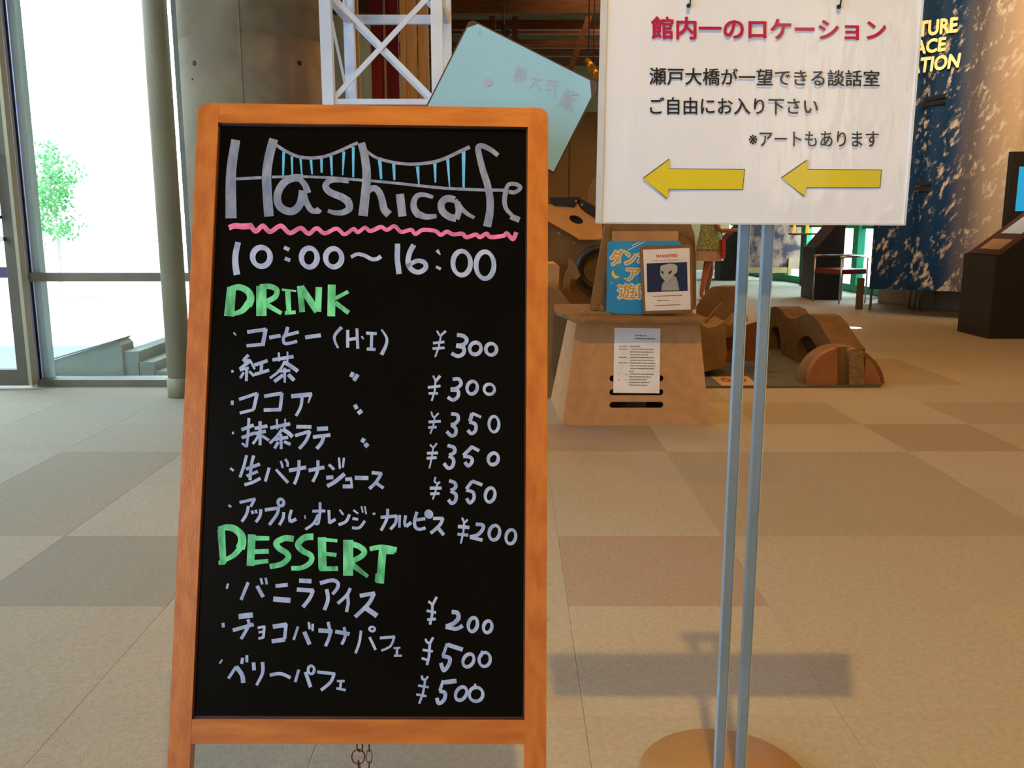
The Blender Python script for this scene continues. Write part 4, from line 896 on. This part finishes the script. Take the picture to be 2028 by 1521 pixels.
# wave (caterpillar) block, plane runs away from the viewer
w0 = gnd(1522, 693); w1_ = gnd(1640, 752); wd_ = (w1_-w0).normalized(); wn = Vector((wd_.y, -wd_.x, 0))
if wn.x > 0: wn = -wn
s8 = 420/2028
WP = [(748, 760), (752, 420), (765, 360), (790, 335), (845, 322), (895, 345), (950, 415), (990, 440), (1045, 440), (1095, 405), (1150, 392), (1205, 412), (1265, 480), (1330, 590), (1395, 690), (1425, 725), (1425, 900), (1270, 900), (1255, 790), (1235, 700), (1200, 640), (1160, 605), (1115, 608), (1075, 650), (1060, 720), (1055, 885), (945, 885), (905, 800), (890, 600), (880, 530), (845, 510), (810, 530), (800, 600), (795, 760)]
PP = [onp(1360+x*s8, 540+y*s8, w0, wn) for x, y in WP]
for p in PP: p.z = max(p.z, .014)
for i, p in enumerate(PP):
    if WP[i][1] in (760, 885, 900): p.z = .014
wv = tag(MB().poly(PP, -wn*.21).done('cardboard_wave', mat('cardboard_shadow_brown', '#6a5335', .85, '#5e492d', 9, spec=.15)), 'wavy caterpillar-shaped cardboard arch block on the mat behind the poles', 'cardboard block')  # cardboard darkened, the shade around the mat is put into its colour
# half-disc
HX = 6.10
hd = thing('cardboard_half_disc', gnd(1668, 764), 'half-round cardboard block with a pale corrugated band at the mat\'s right end', 'cardboard block')
def arc(cx, cy, rx, ry, a0, a1, n=16): return [(cx+rx*math.cos(math.radians(a0+(a1-a0)*i/n)), cy-ry*math.sin(math.radians(a0+(a1-a0)*i/n))) for i in range(n+1)]
def hdp(name, L, Y, t, m):
    PP = [at(x, y, Y) for x, y in L]
    for p in PP: p.z = max(p.z, .014)
    PP[0].z = PP[-1].z = .014
    MB().poly(PP, (0, t, 0)).done(name, m, hd)
hdp('left_cheek', arc(1666, 762, 66, 72, 180, 92), HX-.02, .06, mat('orange_card', '#93643f', .8, '#875a37', 8))
hdp('body', arc(1672, 763, 80, 76, 180, 0, 24), HX+.04, .18, M_cardd)
hdp('corrugated_band', [(1682, 764)]+[(1682, 694), (1696, 690), (1710, 695)]+[(1712, 764)], HX-.03, .27, M_corr)
hdp('right_cheek', arc(1668, 763, 76, 70, 55, 0), HX-.005, .04, MATS['orange_card'])

# ================================================================= KIOSKS
def kiosk(x0, y0, w_, d_, zf, zr_, label, screen=True):
    """front (low) face looks to -x; profile in xz, width along y"""
    t = thing('exhibit_kiosk', (x0+w_/2, y0+d_/2, 0), label, 'kiosk', 'slanted black exhibit kiosks')
    P = [Vector((x0, y0, 0)), Vector((x0+w_, y0, 0)), Vector((x0+w_, y0, zr_)), Vector((x0+w_-.04, y0, zr_)), Vector((x0+.03, y0, zf)), Vector((x0, y0, zf))]
    MB().poly(P, (0, d_, 0)).done('body', M_blackm, t)
    MB().box((x0-.012, y0, 0), (x0-.001, y0+d_, zf-.01)).done('front_panel', M_kfront, t)
    a = Vector((x0+.03, 0, zf)); b = Vector((x0+w_-.04, 0, zr_)); u = (b-a); n = Vector((-u.z, 0, u.x)).normalized()
    def q(s0, s1, y_0, y_1, off, nm, m, th=.006):
        L = [a+u*s0+Vector((0, y0+y_0, 0))+n*off, a+u*s1+Vector((0, y0+y_0, 0))+n*off, a+u*s1+Vector((0, y0+y_1, 0))+n*off, a+u*s0+Vector((0, y0+y_1, 0))+n*off]
        MB().poly(L, n*th).done(nm, m, t)
    q(.0, 1, 0, d_, .0005, 'desk_top', mat('reddish_brown_desk', '#432417', .65, scale=5), .008)
    if screen: q(.35, .85, d_*.2, d_*.8, .009, 'screen', mat('pale_screen', '#9aa9ad', .2, emit=.25, scale=4), .004)
    if screen: q(.08, .25, d_*.2, d_*.8, .009, 'label_plate', mat('tan_plate', '#a8875c', .3, scale=5), .004)
    return t
c1 = gnd(1440, 555); c2 = gnd(1610, 594); c3 = gnd(1958, 671)
kiosk(c1.x-.12, c1.y, .5, .5, .70, 1.16, 'farthest slanted black kiosk, beside the standing person', False)
kiosk(c2.x, c2.y, .40, .52, .75, 1.16, 'slanted black kiosk in front of the map board, left of the chrome chair', False)
kiosk(c3.x, c3.y, .80, .60, .80, 1.36, 'nearest slanted black kiosk with lit screen at the right edge of the picture')

# ================================================================= EARTH BANNER
b0 = onp(1722, 572, Vector((0, 10.9, 0)), Vector((0, 1, 0))); b1 = onp(2000, 581, Vector((0, 9.75, 0)), Vector((0, 1, 0)))
bd = Vector((b1.x-b0.x, b1.y-b0.y, 0)); bL = bd.length; bd.normalize(); bn = Vector((bd.y, -bd.x, 0))
if bn.y > 0: bn = -bn
bo = Vector((b0.x, b0.y, .2)); zb0, zb1 = b0.z, b1.z
ban = thing('earth_banner', (b0+b1)/2, 'tall hanging banner printed with blue earth and clouds, gold capital letters, right side', 'banner')
bm_ = bmesh.new(); NX, NZ = 60, 20; G = []
for j in range(NZ+1):
    row = []
    for i in range(NX+1):
        a = i/NX; b = j/NZ; z = (zb0*(1-a)+zb1*a)*(1-b)+5.0*b
        p = Vector((b0.x, b0.y, 0))+bd*bL*a; p += bn*(.020*math.sin(a*19)+.012*math.sin(a*37+1)); p.z = z
        row.append(bm_.verts.new(p))
    G.append(row)
for j in range(NZ):
    for i in range(NX): bm_.faces.new([G[j][i], G[j][i+1], G[j+1][i+1], G[j+1][i]]).smooth = True
mb_ = bpy.data.meshes.new('cloth'); bm_.to_mesh(mb_); bm_.free()
m = bpy.data.materials.new('earth_print'); m.use_nodes = True; n = m.node_tree.nodes; L = m.node_tree.links; bs = n['Principled BSDF']; bs.inputs['Roughness'].default_value = .6; bs.inputs['Specular IOR Level'].default_value = .2
t_ = n.new('ShaderNodeTexCoord'); mp1 = n.new('ShaderNodeMapping'); mp1.inputs['Scale'].default_value = (2.3, 2.3, .75)
mp0 = n.new('ShaderNodeMapping'); mp0.inputs['Rotation'].default_value = (0, math.radians(-33), 0)
L.new(t_.outputs['Object'], mp0.inputs[0]); L.new(mp0.outputs[0], mp1.inputs[0])
n1 = n.new('ShaderNodeTexNoise'); n1.inputs['Scale'].default_value = 3.4; n1.inputs['Detail'].default_value = 9; n1.inputs['Roughness'].default_value = .68; n1.inputs['Distortion'].default_value = .1
L.new(mp1.outputs[0], n1.inputs['Vector'])
sxx = n.new('ShaderNodeSeparateXYZ'); L.new(t_.outputs['Generated'], sxx.inputs[0])
# deep blue sea and cloud print; beige toward the right is painted light
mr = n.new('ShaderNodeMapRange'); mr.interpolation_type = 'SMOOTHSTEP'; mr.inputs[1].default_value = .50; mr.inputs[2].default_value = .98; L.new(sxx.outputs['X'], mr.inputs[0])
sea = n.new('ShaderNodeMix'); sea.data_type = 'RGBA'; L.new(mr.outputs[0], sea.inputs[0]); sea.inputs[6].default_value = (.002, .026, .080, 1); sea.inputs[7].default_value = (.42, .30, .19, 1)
n2 = n.new('ShaderNodeTexNoise'); n2.inputs['Scale'].default_value = 9; n2.inputs['Detail'].default_value = 6; n2.inputs['Roughness'].default_value = .6; L.new(mp1.outputs[0], n2.inputs['Vector'])
pr = n.new('ShaderNodeMath'); pr.operation = 'MULTIPLY'; L.new(n1.outputs['Fac'], pr.inputs[0]); L.new(n2.outputs['Fac'], pr.inputs[1])
ad = n.new('ShaderNodeMath'); ad.operation = 'MULTIPLY_ADD'; L.new(mr.outputs[0], ad.inputs[0]); ad.inputs[1].default_value = .03; L.new(pr.outputs[0], ad.inputs[2])
r1 = n.new('ShaderNodeMapRange'); r1.interpolation_type = 'SMOOTHSTEP'; r1.inputs[1].default_value = .27; r1.inputs[2].default_value = .38; L.new(ad.outputs[0], r1.inputs[0])
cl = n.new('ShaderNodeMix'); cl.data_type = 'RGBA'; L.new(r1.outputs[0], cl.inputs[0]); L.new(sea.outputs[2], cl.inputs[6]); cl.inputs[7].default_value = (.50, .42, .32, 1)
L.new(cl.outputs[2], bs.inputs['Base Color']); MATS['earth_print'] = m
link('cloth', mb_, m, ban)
MB().tube([Vector((b0.x, b0.y, 5.02)), Vector((b0.x, b0.y, 5.02))+bd*bL], .02, 10).done('top_rod', M_chrome, ban)
for s_ in (.1, .9): MB().tube([Vector((b0.x, b0.y, 5.02))+bd*bL*s_, Vector((b0.x, b0.y, 5.6))+bd*bL*s_], .006, 6).done('hanging_wire', M_chrome, ban)
BPo = Vector((b0.x, b0.y, 0))+bn*.045
def bq(L): return [onp(x, y, BPo, bn) for x, y in L]
M_gold = mat('gold_print', '#fff2b8', .4, '#ffe79a', 5)
for body, q in (('FUTURE', [(1782, 79), (1896, 64), (1898, 33), (1784, 46)]), ('SPACE', [(1781, 114), (1872, 101), (1875, 72), (1784, 84)]), ('STATION', [(1768, 153), (1899, 134), (1904, 104), (1771, 120)])):
    text_mesh(body, bq(q), .04, M_gold, 'banner_lettering', ban)
M_bar = mat('black_banner_bar', (.015, .012, .008, 1), .3, scale=4)
for q in ([(1827, 201), (1874, 192), (1874, 185), (1829, 194)], [(1826, 212), (1873, 204), (1873, 196), (1828, 205)], [(1811, 366), (1842, 366), (1846, 359), (1815, 358)], [(1810, 377), (1842, 379), (1844, 371), (1812, 370)]):
    MB().poly(bq(q)).done('printed_bar', M_bar, ban)

# monitor by the right kiosk
MYY = 9.6
mo = thing('wall_monitor', at(2060, 640, MYY).xy.to_3d(), 'black-framed upright monitor with a teal screen cut by the right picture edge', 'monitor')
xa, xb = at(1994, 400, MYY).x, at(2110, 400, MYY).x; za, zb_ = at(2010, 455, MYY).z, at(2010, 300, MYY).z
MB().box((xa, MYY, za), (xb, MYY+.06, zb_)).done('bezel', M_blackm, mo, bevel=.006)
MB().box((at(2012, 400, MYY).x, MYY-.003, at(2012, 418, MYY).z), (xb-.06, MYY+.001, at(2012, 330, MYY).z)).done('screen', mat('teal_screen', '#1f84b4', .2, emit=1.0, scale=3), mo)
MB().box(((xa+xb)/2-.04, MYY+.061, 0), ((xa+xb)/2+.04, MYY+.12, za+.2)).done('stand_post', M_blackm, mo)
MB().box(((xa+xb)/2-.2, MYY-.02, 0), ((xa+xb)/2+.2, MYY+.3, .02)).done('stand_foot', M_blackm, mo)

# ================================================================= CHAIRS (chrome armchairs)
def chair(loc, rz, label):
    t = thing('chrome_armchair', (0, 0, 0), label, 'chair', 'chrome armchairs by the banner')
    w_, d_ = .26, .24; H = .64
    for sx_ in (-1, 1):
        MB().tube([(sx_*w_, -d_, 0), (sx_*w_, -d_, H-.02)], .011, 8).done('leg', M_chrome, t)
        MB().tube([(sx_*w_*.9, d_, 0), (sx_*w_*.9, d_, H-.02)], .011, 8).done('leg', M_chrome, t)
    MB().tube([(-w_, -d_-.02, H), (-w_, 0, H), (-w_*.9, d_, H), (-w_*.5, d_+.06, H), (w_*.5, d_+.06, H), (w_*.9, d_, H), (w_, 0, H), (w_, -d_-.02, H)], .016, 10).done('arm_rail', M_chrome, t)
    MB().box((-w_+.015, -d_, .40), (w_-.015, d_-.02, .47)).done('seat', M_seat, t, bevel=.015)
    t.location = loc; t.rotation_euler = (0, 0, rz); return t
def clone(t, loc, rz, label):
    r = t.copy(); COL.objects.link(r); r.location = loc; r.rotation_euler = (0, 0, rz); r['label'] = label
    for ch in t.children:
        q = ch.copy(); COL.objects.link(q); q.parent = r
    return r
g1 = gnd(1668, 600)
ch = chair((g1.x, g1.y+.12, 0), math.radians(-68), 'chrome armchair with dark red seat standing clear beside the black kiosk')
g2 = gnd(1752, 613); clone(ch, (g2.x+.12, g2.y+.1, 0), math.radians(-20), 'chrome armchair behind the banner, left one, only its legs showing')
g3 = gnd(1795, 614); clone(ch, (g3.x+.42, g3.y-.05, 0), math.radians(-20), 'chrome armchair behind the banner, right one, only its legs showing')
# bollard-like wooden post near chairs
g4 = gnd(1703, 613)
tag(MB().box((g4.x-.035, g4.y, 0), (g4.x+.035, g4.y+.07, .40)).done('timber_post', mat('dark_timber', '#5a4326', .7, scale=8)), 'short dark timber post between the chrome chair and the banner', 'post')

# ================================================================= MAP BOARD, TABLE, ORANGE EXHIBIT (far)
MY = 16.6
mbd = thing('map_board', at(1535, 560, MY).xy.to_3d(), 'beige and violet printed map board on wooden legs seen between the poles', 'display board')
x0, x1 = at(1470, 500, MY).x, at(1586, 500, MY).x; z0, z1 = at(1530, 533, MY).z, at(1530, 410, MY).z
MB().box((x0, MY, z0), (x1, MY+.04, z1)).done('printed_panel', mat('map_print', '#8a6a5e', .7, '#241a2c', 4.2, detail=8, contrast=(.44, .58)), mbd)
for x in (1476, 1562):
    xx = at(x, 550, MY).x; MB().box((xx-.03, MY-.04, 0), (xx+.03, MY, z0+.2)).done('leg', M_tan, mbd)
MB().box((x0+.05, MY-.03, .16), (at(1562, 550, MY).x, MY-.01, .26)).done('stretcher', M_tan, mbd)
OY = 15.4
oe = thing('orange_exhibit', at(1598, 560, OY).xy.to_3d(), 'glowing orange lamp exhibit on a stand just under the notice, beside the kiosk', 'exhibit')
a = at(1572, 462, OY); b = at(1625, 462, OY); zt_ = at(1600, 440, OY).z
MB().box((a.x, OY, zt_-.05), (b.x, OY+.3, zt_)).done('canopy', mat('orange_shade', '#e88a2a', .5, emit=.7, scale=4), oe)
for x in (1577, 1603): 
    xx = at(x, 455, OY).x; MB().tube([(xx, OY+.1, a.z), (xx, OY+.1, zt_-.05)], [.03, .02], 10).done('lamp', M_orange, oe)
MB().box((a.x, OY, a.z-.03), (b.x, OY+.3, a.z)).done('tray', mat('brown_tray', '#5a3020', .5, scale=4), oe)
MB().box(((a.x+b.x)/2-.03, OY+.1, 0), ((a.x+b.x)/2+.03, OY+.16, a.z-.03)).done('stand_post', M_blackm, oe)

# ================================================================= PERSON
pf = gnd(1387, 594); PX, PYy = pf.x, pf.y
person = thing('person', (PX, PYy, 0), 'person in olive patterned top and pink pleated skirt standing with bare legs by kiosks', 'person')
def skin_mesh(V, Eg, R, sub=2):
    me = bpy.data.meshes.new('b'); me.from_pydata([Vector(v) for v in V], Eg, []); o = bpy.data.objects.new('b', me); COL.objects.link(o)
    sm = o.modifiers.new('s', 'SKIN'); sm.use_smooth_shade = True; sm.branch_smoothing = .6
    for i, r in enumerate(R):
        me.skin_vertices[0].data[i].radius = (r, r) if not isinstance(r, tuple) else r
    me.skin_vertices[0].data[0].use_root = True
    ss = o.modifiers.new('u', 'SUBSURF'); ss.levels = sub; ss.render_levels = sub
    bpy.context.view_layer.update()
    m2 = bpy.data.meshes.new_from_object(o.evaluated_get(bpy.context.evaluated_depsgraph_get())); bpy.data.objects.remove(o)
    for p in m2.polygons: p.use_smooth = True
    return m2
def pv_(x, y, z): return (PX+x, PYy+y, z)
# facing +x / slightly away, towards the kiosk
V = [pv_(.10, 0, .78), pv_(.10, 0, .92), pv_(.11, 0, 1.08), pv_(.115, 0, 1.19), pv_(.12, 0, 1.26), pv_(.135, 0, 1.36), pv_(.14, 0, 1.44),
     pv_(.10, -.09, .72), pv_(.04, -.09, .40), pv_(-.01, -.09, .08), pv_(.02, -.09, .035), pv_(.12, -.09, .028),
     pv_(.12, .09, .72), pv_(.15, .09, .40), pv_(.10, .09, .08), pv_(.13, .09, .035), pv_(.23, .09, .028),
     pv_(.11, -.15, 1.16), pv_(.20, -.18, .98), pv_(.42, -.14, .99), pv_(.48, -.13, 1.0),
     pv_(.11, .15, 1.16), pv_(.18, .19, .97), pv_(.40, .16, .97), pv_(.46, .15, .98)]
Eg = [(0, 1), (1, 2), (2, 3), (3, 4), (4, 5), (5, 6), (0, 7), (7, 8), (8, 9), (9, 10), (10, 11), (0, 12), (12, 13), (13, 14), (14, 15), (15, 16), (3, 17), (17, 18), (18, 19), (19, 20), (3, 21), (21, 22), (22, 23), (23, 24)]
R = [.115, .10, .105, .07, .042, .078, .065, .072, .050, .032, .034, .026, .072, .050, .032, .034, .026, .042, .033, .025, .024, .042, .033, .025, .024]
M_skin = mat('warm_skin', '#a8683f', .55, '#9c5f39', 6)
link('body', skin_mesh(V, Eg, R), M_skin, person)
# fingers
for sy, hy in ((-1, -.13), (1, .15)):
    hz0 = 1.0 if sy < 0 else .98; hx0 = .49 if sy < 0 else .47
    for k in range(4):
        y = hy-.024+k*.016; Lf = (.052, .06, .057, .045)[k]
        link('finger', skin_mesh([pv_(hx0-.01, y, hz0), pv_(hx0+.03, y, hz0+.004), pv_(hx0+.03+Lf*.5, y, hz0-.008), pv_(hx0+.03+Lf*.85, y, hz0-.026)], [(0, 1), (1, 2), (2, 3)], [.009, .009, .008, .006], 1), M_skin, person)
    link('thumb', skin_mesh([pv_(hx0-.015, hy-sy*.02, hz0-.004), pv_(hx0+.01, hy-sy*.042, hz0-.01), pv_(hx0+.035, hy-sy*.05, hz0-.018)], [(0, 1), (1, 2)], [.010, .009, .007], 1), M_skin, person)
# top, skirt
def shell(name, prof, m, fold=0, nf=16, n=64):
    b = bmesh.new(); Rg = []
    for (cx, cy, rx, ry, z) in prof:
        Rg.append([b.verts.new(pv_(cx+rx*(1+fold*math.sin(nf*2*math.pi*j/n))*math.cos(2*math.pi*j/n), cy+ry*(1+fold*math.sin(nf*2*math.pi*j/n))*math.sin(2*math.pi*j/n), z)) for j in range(n)])
    for A, B in zip(Rg, Rg[1:]):
        for j in range(n): b.faces.new([A[j], A[(j+1) % n], B[(j+1) % n], B[j]]).smooth = True
    me = bpy.data.meshes.new(name); b.to_mesh(me); b.free(); return link(name, me, m, person)
shell('skirt', [(.10, 0, .145, .155, .86), (.10, 0, .17, .18, .74), (.10, 0, .20, .21, .56)], mat('dusty_pink_cotton', '#b9a098', .9, '#a58a84', 9), .035, 14)
shell('top', [(.10, 0, .185, .195, .72), (.105, 0, .165, .18, .86), (.11, 0, .145, .165, 1.0), (.112, 0, .14, .165, 1.12), (.115, 0, .10, .13, 1.20), (.118, 0, .052, .06, 1.235)], mat('olive_patterned_cotton', '#748256', .9, '#a3b07c', 45, contrast=(.45, .55)), .012, 9)
for s_, hy in ((-1, -.15), (1, .15)):
    link('sleeve', skin_mesh([pv_(.112, hy*.8, 1.17), pv_(.125, hy*1.08, 1.12), pv_(.15, hy*1.18, 1.06)], [(0, 1), (1, 2)], [.055, .056, .054], 1), MATS['olive_patterned_cotton'], person)
# hair, face
hc = Vector(pv_(.137, 0, 1.405))
b = bmesh.new(); bmesh.ops.create_uvsphere(b, u_segments=24, v_segments=16, radius=1)
for v in list(b.verts):
    if v.co.x > .35 and v.co.z < .45: v.co.x = .35+(v.co.x-.35)*.1
for v in b.verts: v.co = hc+Vector((v.co.x*.092-.012, v.co.y*.088, v.co.z*.105+.012-(.05 if v.co.x < 0 and v.co.z < 0 else 0)))
me = bpy.data.meshes.new('hair'); b.to_mesh(me); b.free(); [setattr(p, 'use_smooth', True) for p in me.polygons]; link('hair', me, mat('dark_hair', '#1d1410', .5, scale=30), person)
for sy in (-1, 1):
    p = hc+Vector((.068, sy*.028, 0)); MB().lathe(p, [(.002, -.006), (.008, 0), (.002, .006)], 10).done('eye', M_blk, person)
    p = hc+Vector((0, sy*.082, -.005)); MB().lathe(p, [(.004, -.02), (.012, 0), (.004, .02)], 10).done('ear', M_skin, person)
    MB().box((PX+(-.035 if sy < 0 else .075), PYy+sy*.09-.035, 0), (PX+(.14 if sy < 0 else .25), PYy+sy*.09+.035, .018)).done('sandal', mat('orange_sandal', '#c8792e', .6, scale=9), person)
MB().lathe(hc+Vector((.078, 0, -.02)), [(.003, -.01), (.010, -.004), (.003, .018)], 10).done('nose', M_skin, person)
MB().box((hc.x+.066, hc.y-.018, hc.z-.052), (hc.x+.074, hc.y+.018, hc.z-.045)).done('mouth', mat('lip', '#8a3b32', .5, scale=9), person)
# red bag at hip
bag = thing('red_bag', (PX+.32, PYy-.12, .5), 'red checked bag hanging beside the child\'s skirt', 'bag')
MB().box((PX+.235, PYy-.20, .60), (PX+.285, PYy+.0, .86)).done('pouch', mat('red_check', '#a81c1c', .7, '#d0443a', 30), bag, bevel=.01)
MB().tube([(PX+.26, PYy-.18, .86), (PX+.20, PYy-.15, 1.0), (PX+.13, PYy-.05, 1.22)], .008, 8).done('strap', MATS['red_check'], bag)
MB().tube([(PX+.26, PYy-.10, .86), (PX+.34, PYy-.12, .93), (PX+.44, PYy-.13, .99)], .01, 8).done('strap', MATS['red_check'], bag)
